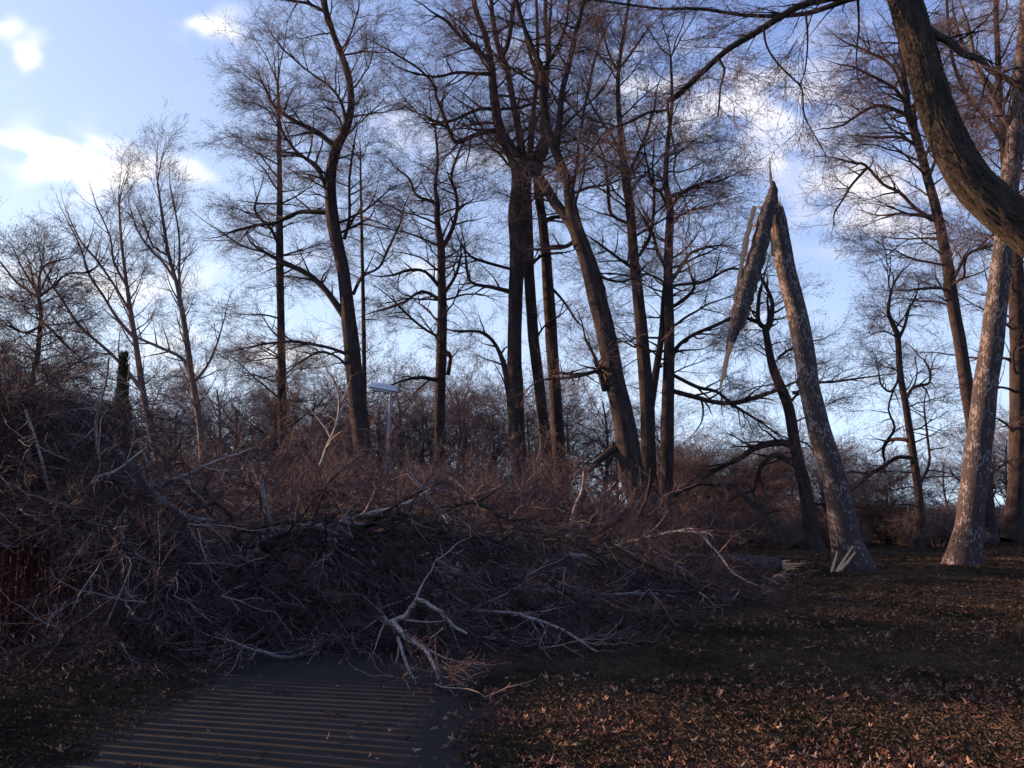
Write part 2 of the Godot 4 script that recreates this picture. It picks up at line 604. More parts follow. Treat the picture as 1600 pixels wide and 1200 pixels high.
func _ready() -> void:
	rng.seed = 20240117
	# ------------------------------------------------ camera, sky, sun, exposure
	var cam := Camera3D.new()
	cam.name = "camera"
	add_child(cam)
	cam.position = Vector3(0, EYE, 0)
	cam.rotation.x = pitch
	cam.fov = rad_to_deg(2.0 * atan(600.0 / F))
	cam.far = 900.0
	cam.current = true
	var elev := deg_to_rad(10.8)
	var side := deg_to_rad(18.0)
	SUN_TRAVEL = Vector3(cos(side) * cos(elev), -sin(elev), sin(side) * cos(elev))
	var sun := DirectionalLight3D.new()
	sun.name = "sun"
	add_child(sun)
	sun.basis = Basis.looking_at(SUN_TRAVEL)
	sun.light_energy = 1.6
	sun.light_color = Color(1.0, 0.83, 0.68)
	sun.light_angular_distance = 0.5
	sun.shadow_enabled = true
	var env := Environment.new()
	env.background_mode = Environment.BG_SKY
	var sm := PanoramaSkyMaterial.new()
	sm.panorama = ImageTexture.create_from_image(sky_image())
	env.sky = Sky.new()
	env.sky.sky_material = sm
	env.tonemap_mode = Environment.TONE_MAPPER_LINEAR
	env.tonemap_exposure = 2.05
	env.background_energy_multiplier = 0.65
	env.sdfgi_enabled = true
	env.ssao_enabled = true
	env.ssil_enabled = true
	var we := WorldEnvironment.new()
	we.name = "environment"
	we.environment = env
	add_child(we)

	materials()
	sprays = [make_spray(M.twig, 9, 0.0, 1.05, 0.2), make_spray(M.twig, 10, 0.0, 1.0, 0.3), make_spray(M.twig_red, 9, 0.0, 1.2, 0.5)]
	hanging = [make_spray(M.twig_birch, 7, 0.0, 2.1, 0.2), make_hanging(M.twig_birch, 5, 1.6), make_spray(M.twig, 7, 0.0, 2.3, 0.1), make_spray(M.twig_birch, 8, 0.0, 2.0, 0.1), make_hanging(M.twig_birch, 6, 1.5), make_spray(M.twig_birch, 7, 0.0, 1.9, 0.0), make_spray(M.twig, 6, 0.0, 2.2, 0.0), make_spray(M.twig_light, 4, 0.0, 1.9, 0.0)]
	setting()
	standing_trees()
	broken_birch()
	foreground_limb()
	fallen_birch()
	brush()
	fence()
	lamp_and_houses()
	litter()


# ---------------------------------------------------------------- the setting
func sheet(x0: float, x1: float, z0: float, z1: float, nx: int, nz: int, lift: float, m: Material, winding: bool) -> ArrayMesh:
	var mb := MB.new()
	for j in nz + 1:
		var z := lerpf(z0, z1, float(j) / nz)
		for i in nx + 1:
			var x := lerpf(x0, x1, float(i) / nx)
			if winding:
				x += path_x(z)
			mb.v.append(Vector3(x, ground_y(x, z) + lift, z))
			mb.n.append(Vector3.UP)
			mb.uv.append(Vector2(x, z))
	for j in nz:
		for i in nx:
			var p := j * (nx + 1) + i
			mb.ix.append_array(PackedInt32Array([p, p + nx + 1, p + 1, p + 1, p + nx + 1, p + nx + 2]))
	return mb.mesh(m)

func path_x(z: float) -> float:
	return -1.45 + 0.03 * sin(z * 2.1) - 0.012 * pow(maxf(-z - 5.0, 0.0), 1.7)

func setting() -> void:
	var mb := MB.new()
	# one sheet: near cells are small, far cells large
	var zs := []
	var z := 30.0
	while z > -700.0:
		zs.append(z)
		z -= 1.0 if z > -60.0 else (6.0 if z > -150.0 else 60.0)
	var xs := []
	var x := -500.0
	while x <= 500.0:
		xs.append(x)
		x += 50.0 if x < -100.0 or x >= 100.0 else (5.0 if x < -40.0 or x >= 40.0 else 1.0)
	for j in zs.size():
		for i in xs.size():
			mb.v.append(Vector3(xs[i], ground_y(xs[i], zs[j]), zs[j]))
			mb.n.append(Vector3.UP)
			mb.uv.append(Vector2(xs[i], zs[j]))
	var w := xs.size()
	for j in zs.size() - 1:
		for i in w - 1:
			var p := j * w + i
			mb.ix.append_array(PackedInt32Array([p, p + 1, p + w, p + 1, p + w + 1, p + w]))
	var g := part("ground", mb.mesh(M.turf), self)
	g.set_meta("kind", "structure")
	var p := part("gravel_path", sheet(-1.62, 1.62, 10.0, -30.0, 12, 80, 0.02, M.gravel, true), self)
	p.set_meta("kind", "structure")


# ---------------------------------------------------------------- the standing trees
func standing_trees() -> void:
	var wide := {"wander": 0.24, "flat": 0.6}
	tree("gnarled_tree", "tall gnarled bare tree with S-curved dark trunk just beside the street lamp", 38.0,
		[[575, 770, 36], [570, 720, 34], [560, 640, 30], [547, 520, 26], [537, 430, 23], [521, 350, 22], [516, 290, 19], [523, 240, 18], [541, 200, 15], [549, 160, 13], [542, 110, 12], [520, 50, 10], [507, 0, 9], [512, -60, 8], [500, -130, 6]],
		[[[545, 505, 13], [510, 455, 10], [480, 428, 9], [443, 410, 8], [410, 392, 5]],
		[[520, 332, 9], [490, 331, 8], [465, 332, 7], [430, 348, 6], [400, 352, 5], [370, 360, 4]],
		[[521, 228, 9], [497, 207, 8], [466, 192, 7], [440, 176, 6], [424, 160, 5], [416, 140, 4]],
		[[517, 318, 8], [500, 270, 7], [478, 248, 6], [462, 236, 5], [440, 203, 4], [436, 170, 3]],
		[[538, 374, 6], [546, 340, 5], [546, 280, 4], [553, 225, 3]],
		[[552, 460, 6], [566, 432, 5], [592, 418, 4], [606, 390, 4], [625, 350, 3]],
		[[541, 190, 6], [533, 160, 5], [515, 135, 4], [480, 110, 3], [440, 75, 3]],
		[[507, 18, 6], [480, 5, 5], [450, 0, 4], [425, -10, 3]],
		[[530, 85, 4], [547, 55, 3], [560, 15, 3]],
		[[555, 560, 7], [520, 545, 5], [470, 535, 5], [440, 534, 4], [400, 540, 3]],
		[[557, 590, 6], [530, 560, 4], [500, 550, 4], [470, 565, 3]]],
		{"grow": wide, "branches": 30, "crown_from": 0.42, "reach": 3.2})
	tree("slim_tree", "slim straight bare tree with level side branches, left of the S-curved tree", 42.0,
		[[443, 730, 15], [441, 640, 15], [440, 560, 14], [437, 400, 13], [437, 300, 10], [436, 200, 7], [434, 130, 4]],
		[[[439, 395, 5], [425, 360, 5], [405, 340, 4], [398, 325, 4], [402, 310, 3]], [[438, 410, 5], [415, 395, 4], [380, 385, 3], [350, 365, 3]]],
		{"grow": spec({"wander": 0.12, "up": 0.05, "flat": 0.5, "size": 0.95}), "branches": 62, "crown_from": 0.2, "reach": 3.1, "tip": 0.7, "lift": 0.3, "limb_kids": 1.5})
	tree("thin_tree", "thin pole-like bare tree close behind the S-curved trunk", 46.0,
		[[572, 740, 9], [570, 640, 8], [568, 500, 7], [566, 400, 6], [564, 300, 4], [563, 250, 3]], [],
		{"branches": 26, "crown_from": 0.25, "reach": 1.7, "grow": {"sprays": [3, 2, 2]}})
	tree("forked_tree", "medium bare tree forking low, between street lamp and twin trunks", 43.0,
		[[687, 770, 19], [687, 680, 19], [688, 600, 18], [691, 500, 17], [690, 430, 15], [689, 385, 13], [683, 345, 10], [684, 318, 8], [680, 290, 6], [684, 250, 5], [680, 200, 4]],
		[[[691, 388, 8], [705, 362, 7], [714, 330, 6], [712, 300, 5], [705, 280, 5], [712, 250, 4], [728, 215, 3]],
		[[684, 320, 6], [668, 312, 5], [650, 305, 4], [640, 280, 4], [625, 268, 3]],
		[[688, 450, 7], [665, 425, 5], [640, 422, 5], [615, 430, 4]],
		[[689, 470, 7], [660, 455, 5], [635, 470, 4], [610, 480, 4]],
		[[692, 530, 5], [665, 515, 4], [640, 495, 4], [615, 470, 3]],
		[[693, 460, 6], [712, 430, 5], [720, 400, 4]],
		[[686, 595, 8], [660, 590, 6], [640, 592, 4], [615, 600, 3]],
		[[700, 585, 7], [704, 560, 6], [701, 552, 6]]],
		{"grow": wide, "branches": 30, "crown_from": 0.38, "reach": 3.6})
	tree("twin_trunk_tree", "stout dark bare tree whose several leaders spread at the top centre", 40.0,
		[[812, 790, 29], [811, 740, 27], [806, 640, 27], [804, 520, 25], [808, 400, 25], [806, 330, 27], [812, 285, 30], [808, 255, 28], [795, 230, 24], [780, 200, 18], [772, 150, 15], [768, 110, 13], [760, 60, 11], [742, 10, 10], [735, -60, 8], [740, -140, 6]],
		[[[820, 270, 16], [812, 215, 13], [800, 150, 11], [790, 100, 10], [780, 80, 9], [770, 30, 8], [765, -30, 6], [760, -90, 4]],
		[[780, 95, 9], [793, 70, 8], [800, 30, 7], [806, -20, 5], [812, -90, 4]],
		[[774, 112, 9], [758, 90, 8], [740, 70, 7], [722, 60, 6], [700, 35, 5], [680, 22, 4]],
		[[786, 205, 10], [762, 205, 9], [735, 214, 8], [715, 222, 8], [706, 215, 7], [695, 185, 6], [681, 150, 5], [680, 135, 4], [655, 108, 4], [610, 80, 3]],
		[[783, 172, 7], [750, 170, 6], [715, 185, 5], [690, 192, 5], [670, 185, 4]],
		[[770, 115, 8], [745, 115, 6], [715, 113, 5], [680, 120, 4], [640, 112, 3]],
		[[828, 265, 12], [842, 230, 10], [852, 212, 9]],
		[[798, 640, 11], [790, 580, 10], [775, 540, 6], [755, 520, 5], [730, 517, 4]],
		[[795, 455, 8], [765, 448, 6], [735, 440, 5], [728, 405, 4]],
		[[797, 420, 5], [760, 410, 5], [735, 400, 4], [720, 380, 3]]],
		{"grow": {"wander": 0.22}, "branches": 24, "crown_from": 0.5, "reach": 4.8})
	tree("straight_tree", "bare tree pressed against the right side of the stout dark tree", 42.0,
		[[857, 790, 22], [854, 718, 21], [845, 625, 20], [834, 531, 18], [827, 431, 19], [824, 350, 20], [822, 290, 18], [828, 240, 13], [832, 190, 10], [838, 130, 8], [840, 60, 6], [836, -40, 4]],
		[[[826, 420, 6], [845, 400, 5], [875, 395, 4]], [[832, 540, 4], [850, 510, 3], [872, 495, 3]]],
		{"branches": 12, "crown_from": 0.5, "reach": 3.0})
	tree("pole_tree", "straight bare tree with grey bark standing left of the leaning double trunk", 43.0,
		[[877, 790, 23], [875, 737, 23], [869, 640, 22], [863, 550, 21], [856, 440, 19], [849, 356, 17], [840, 290, 15], [842, 255, 14], [852, 228, 12], [848, 190, 11], [853, 150, 10], [856, 90, 8], [852, 20, 7], [856, -60, 5]],
		[[[849, 350, 8], [862, 340, 7], [888, 338, 5]], [[866, 580, 6], [895, 585, 5], [930, 580, 5], [938, 570, 4]],
		[[858, 150, 7], [840, 120, 7], [828, 85, 6], [818, 40, 5], [808, 0, 4]],
		[[862, 450, 5], [880, 470, 4], [900, 500, 3]]],
		{"branches": 14, "crown_from": 0.5, "reach": 3.8})
	tree("leaning_tree", "thick bare tree leaning left, its long limb crossing to the stout dark tree", 34.0,
		[[1012, 860, 56], [1006, 800, 48], [988, 740, 42], [975, 660, 38], [960, 590, 36], [944, 510, 33], [927, 440, 31], [912, 390, 27], [898, 350, 25], [890, 310, 21], [886, 282, 18], [870, 240, 16], [856, 200, 14], [848, 150, 13], [846, 110, 12], [836, 85, 10], [822, 50, 8], [810, 15, 7], [800, -40, 6], [795, -120, 4]],
		[[[905, 385, 20], [893, 350, 18], [866, 315, 17], [848, 285, 17], [822, 258, 15], [802, 236, 12]],
		[[868, 236, 12], [874, 190, 11], [878, 145, 10], [890, 95, 9], [900, 50, 8], [910, 10, 7], [918, -50, 5]],
		[[893, 300, 6], [900, 268, 5], [905, 220, 5], [915, 160, 4], [930, 90, 4], [945, 50, 3]],
		[[905, 370, 8], [885, 385, 7], [860, 388, 6], [840, 390, 5]],
		[[925, 420, 6], [945, 435, 5], [975, 440, 4], [1000, 425, 3]],
		[[945, 610, 10], [938, 585, 9], [930, 560, 6], [915, 530, 4]],
		[[948, 570, 7], [925, 582, 6], [890, 590, 5], [860, 592, 4]],
		[[848, 112, 7], [858, 90, 6], [858, 50, 5], [862, 0, 4]],
		[[849, 112, 5], [870, 75, 5], [885, 35, 4], [890, -20, 3]],
		[[960, 700, 14], [935, 720, 11], [915, 738, 9], [895, 735, 6], [870, 745, 5]]],
		{"grow": {"wander": 0.22}, "branches": 20, "crown_from": 0.5, "reach": 4.4, "flare": 0.15})
	tree("steep_tree", "bare tree with a low right fork, just right of the thick leaning tree", 36.0,
		[[1018, 840, 30], [1014, 740, 27], [1012, 650, 25], [1006, 560, 22], [997, 460, 20], [990, 400, 18], [985, 330, 16], [978, 280, 15], [972, 225, 12], [966, 160, 9], [967, 105, 7], [975, 50, 6], [985, -10, 4]],
		[[[1016, 640, 13], [1025, 580, 12], [1034, 520, 10], [1037, 470, 9], [1040, 440, 8]],
		[[978, 285, 7], [992, 250, 6], [1008, 215, 5], [1022, 170, 4]],
		[[972, 250, 5], [958, 215, 5], [940, 190, 4], [925, 165, 4]],
		[[990, 420, 6], [962, 400, 5], [935, 380, 4]],
		[[966, 110, 4], [985, 85, 4], [1005, 55, 3]],
		[[965, 110, 4], [950, 80, 4], [940, 40, 3]],
		[[985, 350, 6], [955, 335, 5], [950, 300, 5], [945, 250, 4], [935, 225, 3]],
		[[998, 400, 6], [1015, 370, 6], [1022, 320, 5], [1020, 270, 4]]],
		{"branches": 24, "crown_from": 0.45, "reach": 3.4})
	tree("upright_tree", "upright bare tree with moss-tinted foot, nearest left of the broken birch", 36.5,
		[[1043, 850, 23], [1042, 737, 22], [1044, 610, 21], [1046, 512, 18], [1044, 446, 16], [1045, 380, 15], [1047, 325, 13], [1040, 280, 10], [1044, 220, 8], [1050, 160, 6], [1048, 90, 4]],
		[[[1048, 610, 8], [1085, 620, 8], [1130, 630, 7], [1180, 622, 6], [1222, 606, 5]],
		[[1050, 585, 6], [1090, 605, 6], [1120, 612, 5], [1150, 635, 4], [1190, 660, 4]],
		[[1048, 570, 8], [1056, 545, 7], [1080, 525, 6], [1115, 510, 6], [1140, 498, 5]],
		[[1048, 440, 7], [1062, 420, 6], [1080, 395, 5], [1110, 385, 4]],
		[[1042, 420, 7], [1028, 395, 6], [1020, 365, 5], [1005, 340, 4]],
		[[1046, 330, 6], [1062, 305, 6], [1085, 290, 5], [1115, 285, 4]],
		[[1040, 450, 6], [1060, 445, 5], [1100, 440, 5], [1140, 420, 4], [1170, 425, 3]],
		[[1050, 480, 6], [1068, 468, 6], [1085, 450, 5], [1080, 430, 4]],
		[[1044, 325, 7], [1032, 300, 6], [1020, 290, 5], [1010, 250, 4]]],
		{"grow": wide, "branches": 34, "crown_from": 0.35, "reach": 3.4})
	tree("crooked_tree", "crooked bare tree with a long low mossy limb, directly behind the broken birch", 35.5,
		[[1273, 858, 30], [1268, 830, 24], [1259, 769, 22], [1244, 705, 20], [1232, 637, 19], [1210, 581, 15], [1202, 550, 12], [1196, 514, 11]],
		[[[1197, 516, 9], [1204, 505, 8], [1207, 475, 7], [1198, 450, 6], [1188, 432, 5]],
		[[1195, 512, 9], [1186, 504, 8], [1184, 490, 7], [1186, 462, 6], [1190, 445, 4]],
		[[1186, 504, 8], [1170, 498, 6], [1160, 497, 4]],
		[[1243, 697, 13], [1225, 692, 12], [1205, 693, 11], [1180, 700, 10], [1155, 717, 9], [1130, 728, 7], [1110, 740, 5]],
		[[1244, 726, 12], [1225, 716, 10], [1208, 712, 9], [1190, 728, 8], [1184, 745, 7], [1178, 765, 6], [1165, 770, 4]],
		[[1238, 614, 6], [1250, 610, 5], [1247, 590, 4], [1265, 575, 3]],
		[[1215, 560, 5], [1235, 545, 4], [1262, 535, 4]],
		[[1234, 630, 4], [1262, 600, 4], [1300, 597, 4], [1350, 590, 3]],
		[[1262, 790, 5], [1290, 787, 4], [1330, 788, 3]]],
		{"grow": {"wander": 0.3, "flat": 0.6}, "branches": 12, "crown_from": 0.45, "reach": 2.2, "ends": 1})
	tree("bent_tree", "bare tree leaning left behind the big speckled birch", 41.0,
		[[1550, 850, 24], [1546, 800, 21], [1537, 740, 21], [1516, 640, 22], [1504, 560, 22], [1490, 480, 21], [1478, 400, 18], [1465, 337, 17], [1446, 265, 16], [1430, 210, 15], [1420, 180, 13], [1414, 130, 10], [1409, 90, 9], [1405, 50, 8], [1400, -20, 6]],
		[[[1424, 185, 8], [1400, 172, 7], [1370, 165, 6], [1340, 180, 5], [1318, 195, 4]],
		[[1420, 172, 6], [1400, 140, 6], [1365, 120, 5], [1335, 105, 4]],
		[[1414, 150, 6], [1395, 105, 5], [1365, 85, 5], [1330, 70, 4]],
		[[1440, 235, 6], [1410, 215, 5], [1370, 215, 4]],
		[[1458, 345, 7], [1430, 325, 6], [1405, 300, 6], [1380, 288, 5], [1352, 258, 5], [1335, 255, 4], [1310, 248, 3]],
		[[1355, 262, 5], [1330, 290, 4], [1318, 310, 3], [1305, 330, 3]],
		[[1430, 200, 10], [1428, 172, 8], [1440, 155, 6], [1455, 130, 4]],
		[[1484, 450, 6], [1510, 400, 5], [1540, 385, 4]],
		[[1487, 480, 7], [1478, 460, 5], [1470, 450, 5], [1430, 452, 4]],
		[[1450, 280, 6], [1465, 240, 5], [1472, 200, 4]]],
		{"grow": wide, "branches": 44, "crown_from": 0.4, "reach": 4.4, "flare": 0.2})
	tree("big_birch", "big speckled birch leaning right, white patches on its sunlit bark", 26.0,
		[[1505, 884, 62], [1509, 850, 53], [1514, 820, 47], [1521, 769, 45], [1532, 675, 41], [1541, 600, 38], [1551, 525, 37], [1560, 450, 36], [1568, 380, 34], [1576, 300, 32], [1586, 225, 30], [1595, 120, 26], [1602, 40, 24], [1610, -60, 20], [1618, -170, 14]],
		[[[1588, 210, 10], [1565, 180, 9], [1545, 140, 8], [1525, 100, 7], [1515, 50, 6]]],
		{"bark": M.birch, "urep": 2.0, "vlen": 16.0, "sides": 24, "branches": 20, "crown_from": 0.6, "reach": 2.4, "flare": 0.12, "grow": {"hang": 0.5}})
	tree("edge_tree", "broad greyish bare tree at the far right edge beside the speckled birch", 43.0,
		[[1582, 843, 38], [1586, 800, 33], [1590, 740, 30], [1592, 640, 29], [1590, 520, 27], [1588, 450, 25], [1586, 380, 22], [1576, 300, 19], [1568, 220, 15], [1562, 150, 12], [1558, 60, 10], [1555, -30, 8]],
		[[[1560, 150, 8], [1530, 110, 7], [1505, 70, 6], [1492, 30, 5]],
		[[1565, 170, 6], [1585, 130, 5], [1610, 100, 4]],
		[[1570, 230, 8], [1545, 190, 7], [1515, 155, 6], [1490, 100, 6], [1482, 40, 5], [1478, -20, 4]],
		[[1580, 330, 6], [1550, 300, 5], [1520, 290, 4]],
		[[1594, 690, 5], [1575, 665, 4], [1560, 655, 3]], [[1592, 715, 4], [1570, 725, 4], [1550, 740, 3]]],
		{"grow": wide, "branches": 36, "crown_from": 0.4, "reach": 4.0})
	tree("twisted_tree", "small twisted bare tree with looping low limbs, standing before the hedge", 38.0,
		[[1439, 851, 15], [1437, 800, 14], [1433, 750, 13], [1424, 694, 13], [1416, 637, 12], [1406, 580, 11], [1403, 529, 10], [1395, 506, 8], [1388, 487, 6], [1392, 455, 4]],
		[[[1404, 530, 6], [1414, 508, 5], [1420, 485, 4], [1432, 460, 3]],
		[[1418, 688, 7], [1402, 686, 6], [1386, 690, 6], [1380, 705, 5], [1382, 720, 4]],
		[[1421, 715, 7], [1400, 715, 6], [1382, 728, 6], [1360, 742, 5], [1340, 760, 4], [1325, 770, 3]],
		[[1418, 620, 6], [1426, 606, 5], [1440, 602, 5], [1452, 598, 4], [1453, 580, 4], [1444, 562, 3]],
		[[1403, 595, 4], [1392, 612, 4], [1378, 603, 3], [1374, 590, 3]],
		[[1438, 755, 5], [1452, 725, 4], [1450, 690, 4], [1444, 640, 3]],
		[[1385, 690, 5], [1398, 668, 4], [1388, 640, 3], [1396, 610, 3]]],
		{"grow": {"wander": 0.33, "flat": 0.55, "sprays": [3, 3, 3]}, "branches": 18, "crown_from": 0.3, "reach": 2.4})
	# paler, upswept trees on the open side
	var up := spec({"wander": 0.1, "up": 0.22, "flat": 1.0, "sprays": [3, 2, 2], "kids": [5, 3, 0], "size": 0.9})
	tree("upswept_tree", "sparse pale tree with steep upswept boughs, nearer the open sky", 46.0,
		[[250, 740, 13], [240, 690, 13], [225, 620, 11], [211, 530, 9], [203, 480, 8], [196, 430, 6], [189, 370, 5], [186, 320, 3]],
		[[[222, 610, 7], [195, 575, 6], [165, 545, 5], [125, 510, 5], [98, 470, 4], [72, 430, 3], [62, 400, 2]],
		[[212, 530, 6], [185, 500, 5], [160, 460, 4], [140, 430, 4], [125, 385, 3], [108, 350, 2]],
		[[205, 490, 5], [178, 445, 4], [150, 405, 4], [128, 380, 3], [110, 345, 2]],
		[[200, 450, 4], [178, 410, 4], [172, 370, 3], [150, 320, 2]]],
		{"bark": M.twig_pale, "branches": 30, "crown_from": 0.3, "reach": 2.4, "lift": 0.9, "grow": up, "limb_kids": 1.8})
	tree("upswept_tree", "sparse pale tree with steep upswept boughs, next to the slim straight tree", 44.0,
		[[318, 740, 13], [312, 660, 12], [300, 590, 10], [287, 500, 9], [275, 440, 7], [264, 400, 6], [254, 340, 5], [246, 285, 3]],
		[[[282, 470, 5], [280, 430, 4], [280, 370, 3], [270, 310, 3]],
		[[275, 440, 5], [255, 410, 4], [235, 390, 4], [215, 360, 3], [205, 330, 2]],
		[[298, 585, 6], [285, 560, 5], [255, 545, 5], [220, 530, 4]],
		[[300, 600, 5], [322, 575, 4], [338, 540, 3], [350, 500, 2]],
		[[265, 400, 4], [240, 385, 3], [225, 350, 3]]],
		{"bark": M.twig_pale, "branches": 32, "crown_from": 0.3, "reach": 2.2, "lift": 0.85, "grow": up, "limb_kids": 1.8})
	tree("small_tree", "small dark bare tree with a spreading top at the far left edge", 32.0,
		[[48, 640, 10], [50, 600, 10], [58, 560, 9], [62, 520, 8], [64, 490, 7], [60, 462, 6]],
		[[[60, 465, 5], [45, 455, 4], [25, 440, 4], [5, 415, 3]],
		[[62, 462, 5], [80, 450, 4], [105, 428, 3], [140, 425, 3], [160, 405, 2]],
		[[60, 460, 4], [62, 430, 3], [75, 412, 3], [100, 405, 2]],
		[[62, 510, 5], [40, 520, 4], [15, 510, 3]],
		[[63, 500, 5], [85, 520, 4], [110, 545, 3]]],
		{"grow": {"wander": 0.28}, "branches": 26, "crown_from": 0.25, "reach": 2.0})


# ---------------------------------------------------------------- the broken birch and its splinters
func shard(mb: MB, a: Vector3, b: Vector3, w: float, th: float, tip := 0.1) -> void:   # a split piece of wood: flat, ragged and pointed
	var d := (b - a).normalized()
	var x := d.cross(Vector3(0.3, 0.1, 1).normalized()).normalized()
	var z := x.cross(d)
	var rings := []
	var k := 5
	for i in k + 1:
		var t := float(i) / k
		var s := lerpf(1.0, tip, t * t) * rng.randf_range(0.85, 1.15)
		var c := a.lerp(b, t) + x * rng.randf_range(-0.1, 0.1) * w
		rings.append([c - x * w * s * 0.5, c + z * th * s * 0.5, c + x * w * s * 0.5, c - z * th * s * 0.5])
	for i in k:
		for j in 4:
			mb.quad(rings[i][j], rings[i + 1][j], rings[i + 1][(j + 1) % 4], rings[i][(j + 1) % 4])
	mb.quad(rings[0][0], rings[0][1], rings[0][2], rings[0][3])
	mb.quad(rings[k][3], rings[k][2], rings[k][1], rings[k][0])

func broken_birch() -> void:
	var d := 25.2
	var foot := at(1331, 888, d)
	foot.y = ground_y(foot.x, foot.z)
	var t := thing("broken_birch", "storm-broken birch leaning left, its snapped top hanging down beside the stump", "tree", foot)
	var off := Vector4(foot.x, foot.y, foot.z, 0)
	var l := traced([[1331, 886, 62], [1326, 862, 50], [1321, 840, 44], [1308, 769, 37], [1294, 715, 36], [1280, 670, 36], [1269, 625, 34], [1262, 590, 33], [1253, 525, 33], [1243, 480, 31], [1235, 450, 30], [1227, 417, 29], [1220, 380, 30], [1216, 345, 27], [1213, 325, 22]], d, d)
	l.push_front(l[0] + Vector4(0.02, -0.4, 0, 0.05))
	var fine := smooth_line(l, 6)
	for i in fine.size():
		fine[i] = fine[i] - off
	var mb := MB.new()
	add_line(mb, fine, 28, 2.0, 12.0, 0.12, 1.3)
	part("trunk", mb.mesh(M.birch), t)
	# torn wood at the break
	var sp := func(a: Array, b: Array, w: float, th: float, da: float, db: float, tip := 0.1):
		var m := MB.new()
		shard(m, at(a[0], a[1], d + da) - foot, at(b[0], b[1], d + db) - foot, w * d / F, th * d / F, tip)
		part("splinter", m.mesh(M.wood), t)
	sp.call([1208, 330], [1203, 246], 9, 6, -0.1, 0.0, 0.12)
	sp.call([1213, 345], [1216, 312], 10, 7, -0.1, -0.1)
	sp.call([1220, 350], [1221, 318], 6, 5, -0.15, -0.1)
	sp.call([1209, 352], [1210, 318], 7, 5, -0.2, -0.2)
	sp.call([1211, 392], [1208, 340], 7, 5, -0.28, -0.2, 0.3)
	sp.call([1215, 385], [1211, 352], 6, 5, -0.3, -0.25, 0.3)
	for k in 9:
		var bx := 1206.0 + k * 1.8
		sp.call([bx, 334 + (k % 3) * 5], [bx - 1.5 + (k % 2) * 2.0, 322 - (k * 7 % 5) * 4], 4.0 + k % 3, 4, -0.22 + 0.03 * k, -0.18 + 0.03 * k, 0.15)
	sp.call([1208, 400], [1204, 365], 8, 5, -0.28, -0.3, 0.3)
	sp.call([1204, 345], [1196, 316], 10, 6, -0.3, -0.3, 0.2)
	sp.call([1194, 330], [1184, 322], 7, 5, -0.3, -0.3, 0.3)
	sp.call([1190, 345], [1177, 355], 7, 5, -0.3, -0.35, 0.3)
	# the hanging top: hinged at the break, tapering to a long spike
	var h := traced([[1208, 284, 5], [1208, 298, 15], [1204, 318, 22], [1196, 342, 25], [1188, 380, 28], [1177, 418, 30], [1168, 445, 31], [1161, 470, 30], [1154, 500, 26], [1147, 518, 17], [1141, 536, 13], [1138, 549, 9]], d - 0.25, d - 0.9)
	var hf := smooth_line(h, 5)
	for i in hf.size():
		hf[i] = hf[i] - off
		hf[i].w *= 1.0 + 0.08 * sin(i * 1.7)
	mb = MB.new()
	add_line(mb, hf, 14, 2.0, 2.0, 0.0, 0.0)
	var hang := part("hanging_top", mb.mesh(M.slab), t)
	var q := MB.new()
	shard(q, at(1139, 545, d - 0.9) - foot, at(1125, 612, d - 1.0) - foot, 9 * d / F, 5 * d / F, 0.15)
	part("spike", q.mesh(M.wood), hang)
	q = MB.new()
	shard(q, at(1143, 535, d - 1.05) - foot, at(1136, 562, d - 1.05) - foot, 10 * d / F, 4 * d / F, 0.2)
	part("spike", q.mesh(M.wood), hang)
	# the strip of pale bark peeling off along it
	q = MB.new()
	var strip := [[1179, 322], [1173, 345], [1167, 372], [1161, 400], [1157, 425], [1154, 450], [1150, 470]]
	for i in strip.size() - 1:
		shard(q, at(strip[i][0], strip[i][1], d - 0.4 - i * 0.06) - foot, at(strip[i + 1][0], strip[i + 1][1], d - 0.46 - i * 0.06) - foot, (7 + (i % 3) * 2) * d / F, 3 * d / F, 0.9)
	part("bark_strip", q.mesh(M.wood), hang)
	# loose split lengths at the foot
	var sticks := [[[1305, 891], [1332, 854], 5.0, "longest pale split stake leaning on the foot of the broken birch"], [[1309, 894], [1336, 864], 6.0, "thicker pale split stake lying lowest against the foot of the broken birch"], [[1299, 889], [1308, 862], 5.0, "short reddish split stake standing steepest at the foot of the broken birch"]]
	for s in sticks:
		var m := MB.new()
		var a := at(s[0][0], s[0][1], 24.3)
		a.y = ground_y(a.x, a.z)
		var b := at(s[1][0], s[1][1], 24.75)
		shard(m, Vector3.ZERO, b - a, s[2] * 24.5 / F, 0.05, 0.6)
		var o := part(numbered("split_stake"), m.mesh(M.wood), self, a)
		tag(o, s[3], "stake", "split stakes at the birch foot")


